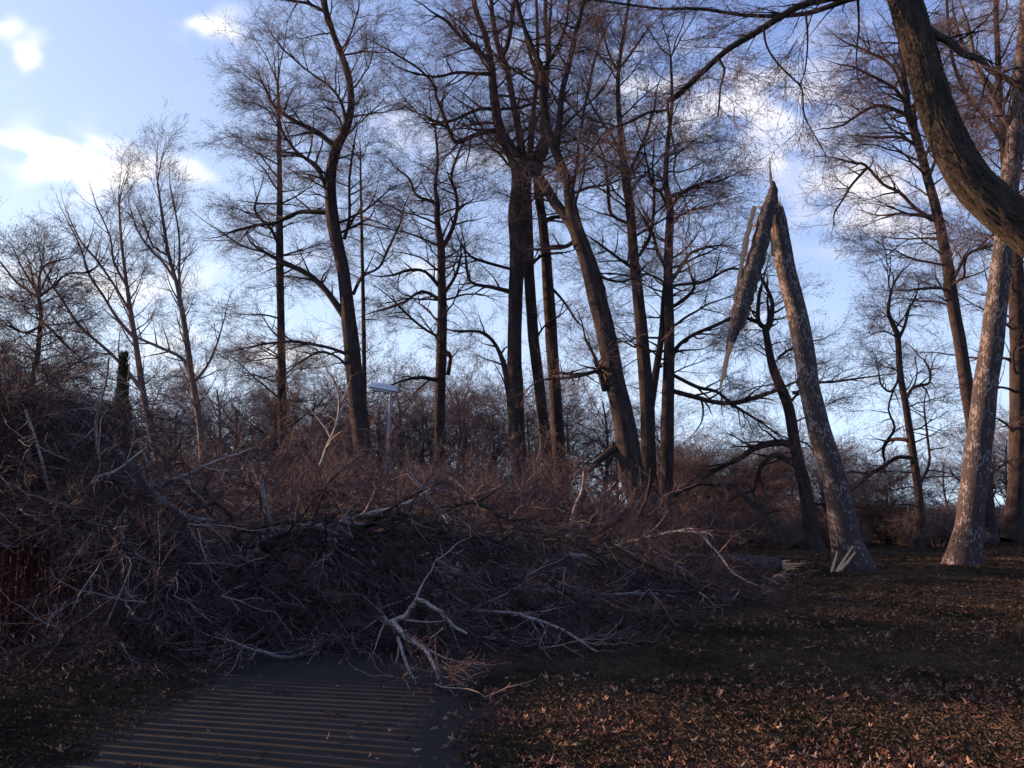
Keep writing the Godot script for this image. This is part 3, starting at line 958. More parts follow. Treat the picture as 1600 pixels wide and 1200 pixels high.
# ---------------------------------------------------------------- the furrowed trunk that arches in from the right
func foreground_limb() -> void:
	var d := 9.0
	var l := traced([[1840, 1000, 105], [1832, 900, 98], [1815, 740, 92], [1780, 560, 88], [1730, 460, 84], [1660, 400, 78], [1602, 357, 72], [1556, 320, 68], [1520, 285, 63], [1498, 250, 60], [1478, 208, 57], [1462, 168, 55], [1448, 120, 54], [1436, 75, 54], [1424, 35, 55], [1412, -5, 54], [1395, -50, 48], [1370, -120, 42], [1335, -230, 34], [1310, -340, 26]], d, d)
	var foot := Vector3(l[0].x, ground_y(l[0].x, l[0].z), l[0].z)
	l.push_front(Vector4(foot.x + 0.02, -0.3, foot.z, 0.36))
	for i in l.size():
		l[i].w *= 0.92
	var off := Vector4(foot.x, foot.y, foot.z, 0)
	var fine := smooth_line(l, 14)
	var t := thing("arching_tree", "near furrowed-bark tree arching in over the top corner with long drooping branches", "tree", foot)
	# real furrows: the radius follows ridged noise drawn out along the grain
	var nz := FastNoiseLite.new()
	nz.seed = 4
	nz.frequency = 1.0
	nz.fractal_type = FastNoiseLite.FRACTAL_RIDGED
	nz.fractal_octaves = 3
	var mb := MB.new()
	var sides := 110
	var pts := PackedVector3Array()
	for q: Vector4 in fine:
		pts.append(Vector3(q.x - off.x, q.y - off.y, q.z - off.z))
	var a := Vector3(0, 0, 1)
	var along := 0.0
	for i in pts.size():
		var dir := (pts[mini(i + 1, pts.size() - 1)] - pts[maxi(i - 1, 0)]).normalized()
		if i:
			along += pts[i].distance_to(pts[i - 1])
		a = (a - dir * a.dot(dir)).normalized()
		var b := dir.cross(a)
		for k in sides + 1:
			var an := TAU * float(k % sides) / sides
			var o := a * cos(an) + b * sin(an)
			var r: float = fine[i].w
			var e := nz.get_noise_3d(cos(an) * 4.6, sin(an) * 4.6, along * 2.8)
			r += 0.015 * e + 0.012 * sin(an * 2.0 + along)
			mb.v.append(pts[i] + o * r)
			mb.n.append(o)
			mb.uv.append(Vector2(float(k) / sides * 4.0, along / 0.9))
	var ring := sides + 1
	for i in pts.size() - 1:
		for k in sides:
			var p := i * ring + k
			mb.ix.append_array(PackedInt32Array([p, p + ring, p + 1, p + 1, p + ring, p + ring + 1]))
	# normals of the furrowed surface
	for i in range(1, pts.size() - 1):
		for k in sides:
			var p := i * ring + k
			var du := mb.v[i * ring + (k + 1) % sides] - mb.v[i * ring + (k + sides - 1) % sides]
			var dv := mb.v[p + ring] - mb.v[p - ring]
			var nn := du.cross(dv).normalized()
			if nn.dot(mb.n[p]) < 0.0:
				nn = -nn
			mb.n[p] = nn
			if k == 0:
				mb.n[p + sides] = nn
	part("trunk", mb.mesh(M.oak), t)
	var limbs := [
		[[[1400, -8, 26], [1375, -14, 20], [1340, -6, 14], [1322, 0, 11], [1290, 12, 9], [1259, 21, 8], [1210, 25, 7], [1157, 23, 6], [1094, 14, 5], [1036, 14, 4.5], [995, 9, 4], [931, 0, 3], [880, -8, 2]], 1.0],
		[[[1345, -10, 14], [1310, -6, 13], [1285, 0, 12], [1250, 9, 12], [1217, 28, 11], [1176, 54, 10.5], [1135, 79, 10], [1094, 116, 9.5], [1058, 148, 9], [1042, 158, 9]], 0.5],
		[[[1043, 158, 6], [1040, 172, 5], [1012, 176, 4.5], [985, 190, 4], [946, 206, 3.5], [925, 235, 3], [895, 268, 2]], 0.3],
		[[[1043, 158, 5], [1044, 175, 4.5], [1047, 200, 4], [1055, 240, 3.2], [1053, 272, 3], [1066, 302, 2.6], [1077, 340, 2.2], [1070, 375, 1.6]], 0.2],
		[[[1122, 90, 4], [1128, 100, 4], [1132, 112, 3.6], [1126, 135, 3], [1124, 160, 3], [1122, 182, 2.4]], 0.1],
		[[[1193, 42, 4.5], [1198, 72, 3.6], [1216, 100, 3.4], [1238, 122, 3.2], [1253, 140, 3], [1257, 180, 2.4], [1275, 215, 2], [1292, 245, 1.6]], 0.4],
		[[[1259, 22, 4], [1262, 60, 3], [1258, 110, 2.2], [1248, 135, 1.6]], 0.3],
		[[[1340, -5, 5], [1342, 40, 3], [1338, 90, 2.4], [1342, 130, 1.6]], 0.6],
		[[[1440, 40, 20], [1462, 55, 15], [1485, 66, 13], [1505, 84, 12], [1530, 92, 11], [1548, 110, 10], [1572, 122, 10], [1605, 145, 9], [1650, 175, 6]], -0.5],
		[[[1560, 118, 5], [1580, 108, 4], [1605, 105, 3]], -0.3]]
	var list := []
	for lm in limbs:
		var q := traced(lm[0], d, d + lm[1])
		for i in q.size():
			q[i] = q[i] - off
		var s := smooth_line(q, 4)
		var b := MB.new()
		add_line(b, s, 10, 1.0, 0.8)
		var bp := PackedVector3Array()
		var rad := PackedFloat32Array()
		var dirs := []
		var ln := 0.0
		for i in s.size():
			bp.append(Vector3(s[i].x, s[i].y, s[i].z))
			rad.append(s[i].w)
			if i:
				ln += bp[i].distance_to(bp[i - 1])
		for i in s.size():
			dirs.append((bp[mini(i + 1, s.size() - 1)] - bp[maxi(i - 1, 0)]).normalized())
		var c := spec({"slim": 0.3, "wander": 0.3, "flat": 0.7, "up": -0.15, "size": 0.42, "kids": [int(ln * 6.0) + 2, 3, 0], "sprays": [int(ln * 5.0), 4, 3], "hang": 0.25})
		children(b, list, bp, rad, dirs, minf(ln, 1.3), 0, c, 0.2)
		part("branch", b.mesh(M.oak), t)
	stuff_twigs(list, t, sprays)


# ---------------------------------------------------------------- the fallen birch crown
func fallen_birch() -> void:
	var l := []
	for q in [[1215, 884, 24, 25.0], [1150, 878, 24, 24.5], [1080, 876, 22, 23.8], [980, 872, 22, 22.5], [880, 866, 22, 21.0], [780, 850, 23, 19.5], [690, 836, 25, 18.0], [620, 828, 27, 17.0], [550, 830, 26, 16.2], [480, 838, 24, 15.5], [420, 850, 22, 15.0], [350, 868, 20, 14.5], [280, 876, 18, 14.0], [200, 866, 16, 13.5], [110, 853, 12, 13.2], [40, 836, 7, 13.2], [0, 822, 4, 13.2]]:
		var p := at(q[0], q[1], q[3])
		l.append(Vector4(p.x, p.y, p.z, q[2] * 0.5 * q[3] / F))
	var first: Vector4 = l[0]
	var foot := Vector3(first.x, ground_y(first.x, first.z), first.z)
	var off := Vector4(foot.x, foot.y, foot.z, 0)
	var fine := smooth_line(l, 5)
	for i in fine.size():
		fine[i] = fine[i] - off
	var t := thing("fallen_birch", "fallen birch top lying across the path, a tangle of drooping twigs and pale limbs", "fallen tree", foot)
	var mb := MB.new()
	add_line(mb, fine, 14, 2.0, 1.6)
	part("trunk", mb.mesh(M.slab), t)
	var m2 := MB.new()     # the torn end shows wood
	for k in 7:
		var an := k * 0.9
		var a := Vector3(fine[0].x - 0.3, fine[0].y + sin(an) * 0.1, fine[0].z + cos(an) * 0.1)
		shard(m2, a, a + Vector3(rng.randf_range(0.5, 1.0), rng.randf_range(-0.05, 0.1), rng.randf_range(-0.1, 0.1)), 0.09, 0.06, 0.1)
	part("torn_end", m2.mesh(M.wood), t)
	var list := []
	var c := spec({"wander": 0.26, "up": -0.12, "flat": 0.8, "kids": [5, 2, 0], "sprays": [4, 4, 3], "last": 1, "size": 0.55, "hang": 0.45})
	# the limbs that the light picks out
	var seen := [
		[[[720, 880, 12], [690, 920, 13], [660, 945, 14], [612, 970, 14], [575, 997, 13], [540, 1001, 10], [510, 1003, 9], [478, 1020, 8], [450, 1031, 6], [400, 1016, 5], [370, 1008, 3]], 13.5, 10.0],
		[[[612, 972, 8], [640, 1000, 8], [662, 1012, 7], [678, 1040, 6], [690, 1072, 4]], 10.4, 8.9],
		[[[622, 995, 6], [632, 1030, 5], [645, 1058, 4], [652, 1078, 3]], 10.2, 9.0],
		[[[585, 835, 9], [584, 880, 8], [588, 925, 8], [596, 955, 7], [606, 972, 6]], 16.0, 10.6],
		[[[605, 972, 8], [632, 964, 8], [645, 945, 7], [658, 938, 7], [690, 958, 7], [706, 976, 6], [730, 991, 4]], 10.6, 10.4],
		[[[700, 925, 6], [800, 922, 7], [880, 926, 7], [940, 930, 6], [1000, 928, 5], [1055, 932, 4]], 14.5, 15.5],
		[[[690, 958, 6], [760, 955, 6], [830, 965, 6], [880, 985, 5], [935, 1028, 3]], 12.5, 10.8],
		[[[662, 872, 11], [690, 862, 11], [740, 852, 11], [790, 845, 9], [870, 828, 5]], 17.0, 18.0],
		[[[770, 912, 6], [810, 903, 7], [845, 886, 5]], 15.0, 15.5],
		[[[880, 862, 7], [905, 870, 9], [940, 870, 7]], 17.5, 18.0],
		[[[240, 805, 7], [255, 786, 7], [300, 808, 7], [345, 815, 4]], 13.5, 13.0],
		[[[500, 728, 5], [514, 692, 6], [527, 660, 5], [530, 622, 4], [520, 590, 3]], 17.0, 17.0],
		[[[408, 750, 6], [415, 790, 8], [424, 825, 8], [430, 855, 9]], 15.0, 15.2],
		[[[430, 850, 9], [470, 824, 8], [520, 820, 8], [560, 806, 7], [630, 790, 6], [660, 772, 4]], 15.0, 16.0],
		[[[165, 880, 7], [130, 925, 8], [100, 946, 7], [72, 976, 5]], 12.5, 11.0],
		[[[203, 858, 6], [215, 885, 6], [232, 922, 5], [255, 960, 4], [263, 1002, 3]], 12.6, 11.4],
		[[[1195, 900, 5], [1192, 940, 5], [1186, 985, 3]], 21.0, 17.0],
		[[[1222, 985, 4], [1232, 963, 4], [1245, 961, 4], [1262, 978, 3]], 17.5, 17.0],
		[[[1050, 775, 9], [1085, 757, 9], [1115, 755, 9], [1150, 766, 9], [1185, 795, 8], [1212, 830, 5]], 25.0, 24.0],
		[[[640, 740, 5], [690, 800, 6], [740, 838, 6]], 18.0, 18.5],
		[[[1017, 730, 4], [1015, 760, 5], [1004, 794, 5], [985, 830, 5]], 20.0, 20.5],
		[[[913, 735, 4], [910, 766, 5], [898, 795, 5], [885, 850, 6]], 19.5, 20.0],
		[[[110, 765, 5], [104, 795, 6], [116, 832, 6], [130, 860, 6]], 12.8, 13.0],
		[[[245, 760, 6], [270, 750, 7], [292, 743, 6], [340, 720, 5], [400, 700, 3]], 13.5, 13.0],
		[[[215, 690, 4], [228, 720, 5], [235, 750, 6], [250, 800, 6]], 13.0, 13.5],
		[[[140, 760, 4], [150, 747, 6], [178, 738, 6], [230, 700, 3]], 12.5, 12.0],
		[[[270, 900, 8], [330, 885, 9], [390, 865, 9], [460, 848, 9]], 13.6, 14.8],
		[[[130, 660, 8], [170, 690, 9], [215, 740, 9], [260, 790, 10]], 15.0, 14.0],
		[[[40, 640, 4], [60, 700, 5], [75, 760, 5], [95, 830, 6]], 12.4, 12.8],
		[[[170, 560, 3], [165, 600, 4], [150, 660, 5], [155, 720, 5]], 12.6, 13.0]]
	for s in seen:
		var q := traced(s[0], s[1], s[2])
		for i in q.size():
			q[i].y = maxf(q[i].y, ground_y(q[i].x, q[i].z) + 0.03)
			q[i] = q[i] - off
		var f := smooth_line(q, 4)
		var b := MB.new()
		var pts := PackedVector3Array()
		var rad := PackedFloat32Array()
		var dirs := []
		var ln := 0.0
		for i in f.size():
			f[i] = f[i] + Vector4(0, rng.randf_range(-0.012, 0.012), 0, 0)
			pts.append(Vector3(f[i].x, f[i].y, f[i].z))
			rad.append(f[i].w)
			if i:
				ln += pts[i].distance_to(pts[i - 1])
		add_line(b, f, 8, 1.0, 0.8)
		for i in f.size():
			dirs.append((pts[mini(i + 1, f.size() - 1)] - pts[maxi(i - 1, 0)]).normalized())
		var cc := c.duplicate()
		cc.kids = [int(ln * 2.5) + 1, 2, 0]
		cc.sprays = [int(ln * 2.0), 2, 2]
		children(b, list, pts, rad, dirs, minf(ln, 1.6), 0, cc, 0.1)
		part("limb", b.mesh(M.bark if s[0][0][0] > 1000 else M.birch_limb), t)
	# the rest of the crown, filling the volume over and in front of the trunk
	for j in 262:
		var x := lerpf(-90.0, 1190.0, pow(rng.randf(), 1.5))
		var u := clampf(x / 1200.0, 0.0, 1.0)
		var top := _top(x)
		var low := _low(x)
		var py := lerpf(top, low, rng.randf() if j % 3 else 0.7 + 0.3 * rng.randf())
		if x < 190.0 and py > 850.0 and j % 10:
			py = lerpf(top, 840.0, rng.randf())
		var near := lerpf(9.0, 16.0, u) if x > 180.0 else 11.6
		var far := lerpf(15.5, 24.0, u)
		var d := clampf(lerpf(far, near, (py - top) / (low - top)) + rng.randf_range(-2.2, 1.8), near, far)
		if py > 950.0:
			d = minf(d, 1.62 * F / (py - HORIZON) * 1.0)
		if x > 330.0 and x < 790.0 and py > 870.0:
			d = maxf(d, 11.4)
		var end := at(x, py, d) - foot
		end.y = maxf(end.y, 0.06)
		# start from the nearest stretch of the trunk
		var best := 0
		var bd := 1e9
		for i in fine.size():
			var dd := Vector3(fine[i].x, fine[i].y, fine[i].z).distance_squared_to(end) + rng.randf() * 2.0
			if dd < bd:
				bd = dd
				best = i
		var s := Vector3(fine[best].x, fine[best].y, fine[best].z)
		var ln := s.distance_to(end)
		var mid := s.lerp(end, 0.5) + rv() * 0.22 * ln + Vector3.UP * 0.12 * ln
		mid.y = maxf(mid.y, 0.1)
		var r0 := minf(fine[best].w * 0.35, 0.008 + 0.008 * ln)
		var ctrl := []
		for i in 8:      # a crooked way from the trunk over mid to the end
			var tt := i / 7.0
			var bp := s * (1.0 - tt) * (1.0 - tt) + mid * 2.0 * tt * (1.0 - tt) + end * tt * tt
			if i > 0:
				bp += rv() * 0.05 * minf(ln, 3.0)
			ctrl.append(Vector4(bp.x, maxf(bp.y, 0.05), bp.z, r0 * (1.0 - 0.72 * tt)))
		var f := smooth_line(ctrl, 3)
		var b := MB.new()
		var pts := PackedVector3Array()
		var rad := PackedFloat32Array()
		var dirs := []
		for i in f.size():
			var w := rv() * 0.012 * (0.0 if i == 0 else 1.0)
			f[i] = f[i] + Vector4(w.x, w.y, w.z, 0)
			pts.append(Vector3(f[i].x, f[i].y, f[i].z))
			rad.append(f[i].w)
		add_line(b, f, 5, 1.0, 0.8)
		for i in f.size():
			dirs.append((pts[mini(i + 1, f.size() - 1)] - pts[maxi(i - 1, 0)]).normalized())
		var cc := c.duplicate()
		var thick := 1 if x < 330.0 else 0
		cc.kids = [int(ln * 1.4) + 3 + thick * 2, 2, 0]
		cc.sprays = [int(ln * 1.5) + 2 + thick * 2, 3, 2]
		if x < 330.0:
			cc.size = 0.58
		children(b, list, pts, rad, dirs, minf(ln, 2.0), 0, cc, 0.2)
		part("limb", b.mesh(M.birch_limb if j % 24 == 0 else M.bark), t)
	for i in list.size():
		var tr: Transform3D = list[i]
		if tr.origin.y < 0.8:       # twigs near the ground lie along it
			var y := tr.basis.y
			y.y = maxf(y.y, -0.7 * tr.origin.y * y.length())
			var x := y.cross(rv()).normalized()
			y = y.normalized()
			var s := minf(tr.basis.x.length(), 0.7)
			list[i] = Transform3D(Basis(x * s, y * s, x.cross(y) * s), tr.origin)
	stuff_twigs(list, t, hanging)

func _curve(x: float, k: Array) -> float:
	for i in k.size() - 1:
		if x < k[i + 1][0]:
			return lerpf(k[i][1], k[i + 1][1], clampf((x - k[i][0]) / (k[i + 1][0] - k[i][0]), 0.0, 1.0))
	return k[-1][1]

func _top(x: float) -> float:
	return _curve(x, [[-200, 500], [0, 530], [100, 570], [200, 625], [330, 690], [500, 725], [700, 735], [900, 780], [1050, 815], [1200, 860]])

func _low(x: float) -> float:
	return _curve(x, [[-200, 960], [0, 985], [300, 1050], [420, 1062], [560, 1062], [690, 1068], [800, 1040], [1000, 1000], [1200, 950]])


# ---------------------------------------------------------------- brush, thicket and the far wood
func shrub(h: float, stems: int, kinds: Array, bark: Material, spread: float, up: float) -> Node3D:
	var t := Node3D.new()
	var list := []
	for j in stems:
		var az := rng.randf() * TAU
		var b := MB.new()
		var dir := Vector3(cos(az) * spread, 1.0, sin(az) * spread).normalized()
		grow(b, list, Vector3(cos(az), -0.02, sin(az)) * rng.randf() * 0.35, dir, h * rng.randf_range(0.6, 1.05), 0.012 + 0.006 * h * rng.randf(), 0, spec({"wander": 0.17, "up": up, "flat": 1.0, "kids": [6, 2, 0], "sprays": [3, 2, 2], "size": 0.7}))
		part("stem", b.mesh(bark), t)
	stuff_twigs(list, t, kinds)
	return t

func gap(px: float) -> String:   # where along the picture something far shows, told by the trees before it
	var marks := [[90, "left of the narrow conifer"], [240, "behind the narrow conifer and pale boughs"], [430, "between the pale upswept trees and the slim tree"], [560, "between the slim tree and the S-curved tree"], [690, "between the street lamp and the forked tree"], [810, "between the forked tree and the stout dark tree"], [900, "behind the group of straight trunks"], [1000, "behind the thick leaning tree"], [1150, "right of the upright tree"], [1300, "beside the crooked tree and the broken birch"], [1430, "between the broken birch and the twisted tree"], [1530, "behind the big speckled birch"]]
	for m in marks:
		if px < m[0]:
			return m[1]
	return "by the edge tree at the far right"

func place(proto: Node3D, called: String, label: String, category: String, p: Vector3, turn: float, s: float, group: String) -> Node3D:
	var o: Node3D = proto.duplicate()
	o.name = numbered(called)
	add_child(o)
	o.position = Vector3(p.x, ground_y(p.x, p.z), p.z)
	o.rotation.y = turn
	o.scale = Vector3.ONE * s
	tag(o, label, category, group)
	return o

func far_tree(h: float, seed_: int, up: float) -> Node3D:
	var t := Node3D.new()
	var list := []
	var line := []
	var p := Vector3(0, -0.3, 0)
	var d := Vector3.UP
	for i in 9:
		line.append(Vector4(p.x, p.y, p.z, h * 0.016 * (1.0 - 0.095 * i)))
		d = (d + Vector3(rng.randf_range(-0.1, 0.1), 0.05, rng.randf_range(-0.1, 0.1))).normalized()
		p += d * h * 0.72 / 8.0
	var mb := MB.new()
	add_line(mb, smooth_line(line, 3), 7, 1.0, 2.0)
	part("trunk", mb.mesh(M.bark), t)
	for j in 26:
		var f := lerpf(0.3, 1.0, (j + rng.randf()) / 26.0)
		var q: Vector4 = line[clampi(int(f * 8.0), 1, 8)]
		var az := rng.randf() * TAU
		var el := rng.randf_range(0.2, 0.9)
		var b := MB.new()
		grow(b, list, Vector3(q.x, q.y, q.z), Vector3(cos(az) * cos(el), sin(el), sin(az) * cos(el)), h * rng.randf_range(0.2, 0.34), q.w * 0.5, 0, spec({"wander": 0.2, "up": up, "size": 1.6, "kids": [5, 3, 0], "sprays": [2, 2, 2]}))
		part("branch", b.mesh(M.bark), t)
	stuff_twigs(list, t, sprays)
	return t

func brush() -> void:
	var kinds := [make_spray(M.hedge, 5, 0.0, 3.2, 0.0), make_spray(M.twig, 5, 0.0, 3.4, 0.0), make_spray(M.twig, 5, 0.0, 3.0, 0.0)]
	var pa := shrub(3.0, 11, kinds, M.twig_red, 0.35, 0.1)
	var pb := shrub(3.4, 10, kinds, M.bark, 0.55, 0.0)
	var pc := shrub(1.5, 14, [make_spray(M.bank, 5, 0.0, 3.2, 0.0), make_spray(M.hedge, 5, 0.0, 3.4, 0.0)], M.bank, 0.3, 0.2)
	# the thicket behind the fallen crown
	var k := 0
	var rn := -1
	for row in [[24.5, 300.0, 1010.0, 72.0, 0.85], [29.0, 330.0, 1060.0, 66.0, 0.95], [34.5, -20.0, 1100.0, 66.0, 1.05], [41.0, -40.0, 1120.0, 62.0, 1.15]]:
		var x: float = row[1]
		rn += 1
		while x < row[2]:
			var d: float = row[0] + rng.randf_range(-2.0, 2.0)
			var p := at(x + rng.randf_range(-20, 20), 800, d)
			place(pa if k % 2 else pb, "thicket_shrub", "brown thicket shrub %s, %s" % [["nearest the fallen crown", "second row back", "third row back", "farthest row"][rn], gap(x)], "shrub", p, rng.randf() * TAU, row[4] * rng.randf_range(0.75, 1.15) * _curve(x, [[700, 1.0], [900, 0.85], [1060, 0.55]]), "leafless shrubs in the thicket")
			x += row[3] * rng.randf_range(0.8, 1.2)
			k += 1
	# the low hedge at the edge of the lawn
	var hx := 1050.0
	while hx < 1530.0:
		var d := rng.randf_range(37.0, 43.0)
		place(pc, "hedge_shrub", "low reddish shrub of the lawn hedge, %s" % gap(hx), "shrub", at(hx, 830, d), rng.randf() * TAU, rng.randf_range(0.5, 0.72), "low shrubs of the hedge")
		hx += rng.randf_range(14.0, 22.0)
	hx = 1010.0
	while hx < 1620.0:
		var d := rng.randf_range(50.0, 60.0)
		place(pc, "bank_shrub", "low brown shrub beyond the hedge, %s" % gap(hx), "shrub", at(hx, 815, d), rng.randf() * TAU, rng.randf_range(0.7, 0.95), "low shrubs beyond the hedge")
		hx += rng.randf_range(18.0, 30.0)
	# the wood behind everything
	var protos := [far_tree(12.0, 1, 0.08), far_tree(11.0, 2, 0.03), far_tree(13.0, 3, 0.15)]
	var fx := -60.0
	k = 0
	while fx < 1680.0:
		if fx > 1325.0 and fx < 1485.0:
			fx = 1485.0
		var d := rng.randf_range(62.0, 96.0)
		var s := _curve(fx, [[-60, 1.35], [300, 1.15], [700, 1.2], [1000, 1.1], [1060, 0.7], [1250, 0.65], [1400, 0.6], [1640, 0.85]]) * d / 80.0 * rng.randf_range(0.75, 1.12)
		place(protos[k % 3], "distant_tree", "%s tree of the distant wood %s" % [["round-crowned", "broad low", "tall upswept"][k % 3], gap(fx)], "tree", at(fx, 810, d), rng.randf() * TAU, s, "bare trees of the distant wood")
		fx += rng.randf_range(18.0, 34.0)
		k += 1
	# young stems among the hedge
	var sap := far_tree(6.5, 7, 0.2)
	var said := ["nearest the upright tree's right side", "second to the right of the upright tree", "third to the right of the upright tree", "midway between the upright and the crooked tree", "nearest the crooked tree's left side", "close behind the broken birch", "left of the twisted tree", "nearest the twisted tree's left side"]
	var sx := [1078, 1100, 1128, 1162, 1192, 1300, 1385, 1400]
	for si in 8:
		var x: float = sx[si]
		var d := rng.randf_range(40.0, 46.0)
		place(sap, "sapling", "slender leafless sapling, %s" % said[si], "tree", at(x, 840, d), rng.randf() * TAU, rng.randf_range(0.5, 0.8), "slender saplings by the hedge")
	for p in protos:
		p.queue_free()
	for p in [pa, pb, pc, sap]:
		p.queue_free()
	# the dark evergreen column
	conifer(at(184, 760, 36.0), 7.3, 0.55, "narrow_conifer", "narrow dark green conifer rising behind the fallen crown, before the pale upswept trees")
	brown_bush(at(497, 780, 39.0), 4.3, 0.85, "brown_bush", "dense rounded brown bush between the slim tree and the S-curved tree")

func conifer(p: Vector3, h: float, w: float, called: String, label: String) -> void:
	p.y = ground_y(p.x, p.z)
	var t := thing(called, label, "tree", p)
	var mb := MB.new()
	mb.tube(PackedVector3Array([Vector3(0, -0.2, 0), Vector3(0, h * 0.5, 0), Vector3(0.03, h * 0.95, 0)]), PackedFloat32Array([0.1, 0.06, 0.01]), 7)
	part("trunk", mb.mesh(M.bark), t)
	var leaf := MB.new()
	for j in 14:
		var a := rv() * 0.1 + Vector3.UP * rng.randf() * 0.3
		var d := (Vector3.UP + rv() * 0.7).normalized()
		var s := d.cross(rv()).normalized() * 0.018
		leaf.quad(a - s, a + d * 0.12 - s * 1.3, a + d * 0.2, a + s)
	var lm := leaf.mesh(M.conifer)
	var xf := []
	for j in 1500:
		var f := pow(rng.randf(), 0.8)
		var y := 0.1 + f * (h - 0.1)
		var r := w * pow(1.0 - f * 0.97, 0.8) * (0.8 + 0.2 * sin(y * 4.0)) * pow(rng.randf(), 0.35)
		var az := rng.randf() * TAU
		var dir := Vector3(cos(az) * 0.5, 1.0, sin(az) * 0.5) + rv() * 0.3
		spray_at(xf, Vector3(cos(az) * r, y - 0.2, sin(az) * r), dir, rng.randf_range(0.9, 1.5) * lerpf(1.0, 0.4, f))
	stuff("foliage", lm, xf, t)

func brown_bush(p: Vector3, h: float, w: float, called: String, label: String) -> void:
	p.y = ground_y(p.x, p.z)
	var t := thing(called, label, "shrub", p)
	var list := []
	for j in 16:
		var az := rng.randf() * TAU
		var b := MB.new()
		grow(b, list, Vector3(cos(az), -0.05, sin(az)) * rng.randf() * 0.3, Vector3(cos(az) * 0.22, 1.0, sin(az) * 0.22).normalized(), h * rng.randf_range(0.7, 0.95), 0.03, 0, spec({"wander": 0.12, "up": 0.15, "kids": [9, 3, 0], "sprays": [8, 5, 3], "size": 0.5}))
		part("stem", b.mesh(M.bark), t)
	stuff_twigs(list, t, [sprays[2]])


# ---------------------------------------------------------------- the red board fence
func fence() -> void:
	var x0 := -6.05
	var t := thing("board_fence", "dark red board fence half buried under the fallen crown", "fence", Vector3(x0, 0, -9))
	var shapes := []
	for k in 4:
		var mb := MB.new()
		var hgt := 1.17 + 0.012 * k
		mb.box(Vector3(0, hgt * 0.5 + 0.03, 0), Vector3(0.022, hgt, 0.124 + 0.004 * (k % 2)))
		shapes.append(mb.mesh(M.fence))
	var z := 6.6
	var i := 0
	while z > -8.0:
		var b := part("board", shapes[i % 4], t, Vector3(rng.randf_range(-0.004, 0.004), ground_y(x0, z - 9.0), z))
		b.rotation.x = rng.randf_range(-0.008, 0.008)
		b.rotation.z = rng.randf_range(-0.006, 0.006)
		z -= 0.18
		i += 1
	var rail := MB.new()
	rail.box(Vector3(0.0355, 0, -0.7), Vector3(0.045, 0.09, 14.7))
	var rm := rail.mesh(M.fence)
	for y in [0.12, 1.135]:
		part("rail", rm, t, Vector3(0, y, 0))
	var post := MB.new()
	post.box(Vector3(0, 0.5, 0), Vector3(0.09, 1.1, 0.09))
	var pm := post.mesh(M.fence)
	for k in 6:
		part("post", pm, t, Vector3(0.105, 0, 6.5 - k * 2.8))


# ---------------------------------------------------------------- lamp and far buildings
func lamp_and_houses() -> void:
	var d := 38.0
	var top := at(611, 612, d)
	var base := at(597, 800, d)
	var g := ground_y(base.x, base.z)
	base = Vector3(base.x - 0.06, g, base.z)
	var t := thing("street_lamp", "street lamp with a flat pale box head on a thin grey pole", "street lamp", base)
	var mb := MB.new()
	var up := top - base
	mb.tube(PackedVector3Array([Vector3(0, -0.2, 0), Vector3(0, 0.9, 0), Vector3(0, 0.95, 0) + up * 0.0, up * 0.6, up]), PackedFloat32Array([0.085, 0.085, 0.06, 0.055, 0.05]), 12)
	part("pole", mb.mesh(M.metal), t)
	# head: a shallow trapezoid housing, deeper in the middle, with a pale bowl below
	var hd := MB.new()
	var tilt := Basis(Vector3(0, 0, 1), -0.14) * Basis(Vector3.UP, 0.35)
	var sec := [[-0.86, 0.10, 0.20], [-0.80, 0.20, 0.27], [-0.3, 0.25, 0.30], [0.1, 0.22, 0.29], [0.2, 0.16, 0.22]]
	var rings := []
	for s in sec:
		var r := []
		for q in [[-1, 0], [-0.72, 0.85], [0, 1], [0.72, 0.85], [1, 0]]:
			r.append(up + Vector3(0, 0.02, 0) + tilt * Vector3(s[0], q[1] * s[1], q[0] * s[2]))
		rings.append(r)
	for i in rings.size() - 1:
		for j in 4:
			hd.quad(rings[i][j], rings[i][j + 1], rings[i + 1][j + 1], rings[i + 1][j])
	for e in [0, rings.size() - 1]:
		for j in range(1, 4):
			if e == 0:
				hd.tri(rings[e][0], rings[e][j + 1], rings[e][j])
			else:
				hd.tri(rings[e][0], rings[e][j], rings[e][j + 1])
	for i in rings.size() - 1:
		hd.quad(rings[i][4], rings[i][0], rings[i + 1][0], rings[i + 1][4])
	var head := part("lamp_head", hd.mesh(M.lamp), t)
	var bowl := MB.new()
	bowl.box(up + tilt * Vector3(-0.38, -0.035, 0), Vector3(0.72, 0.07, 0.4), tilt)
	part("diffuser", bowl.mesh(M.diffuser), head)
	# a low grey-blue building that shows only as patches through the brush
	house(at(205, 790, 52.0), Vector2(13.0, 5.0), 2.0, 3.3, "low_building", "low grey-blue building glimpsed through the brush behind the narrow conifer", M.wall, M.roof)
	house(at(1405, 788, 170.0), Vector2(7.0, 6.0), 2.0, 2.9, "pale_roofed_building", "far building showing as a bright strip above the hedge by the twisted tree", M.pale, M.pale)

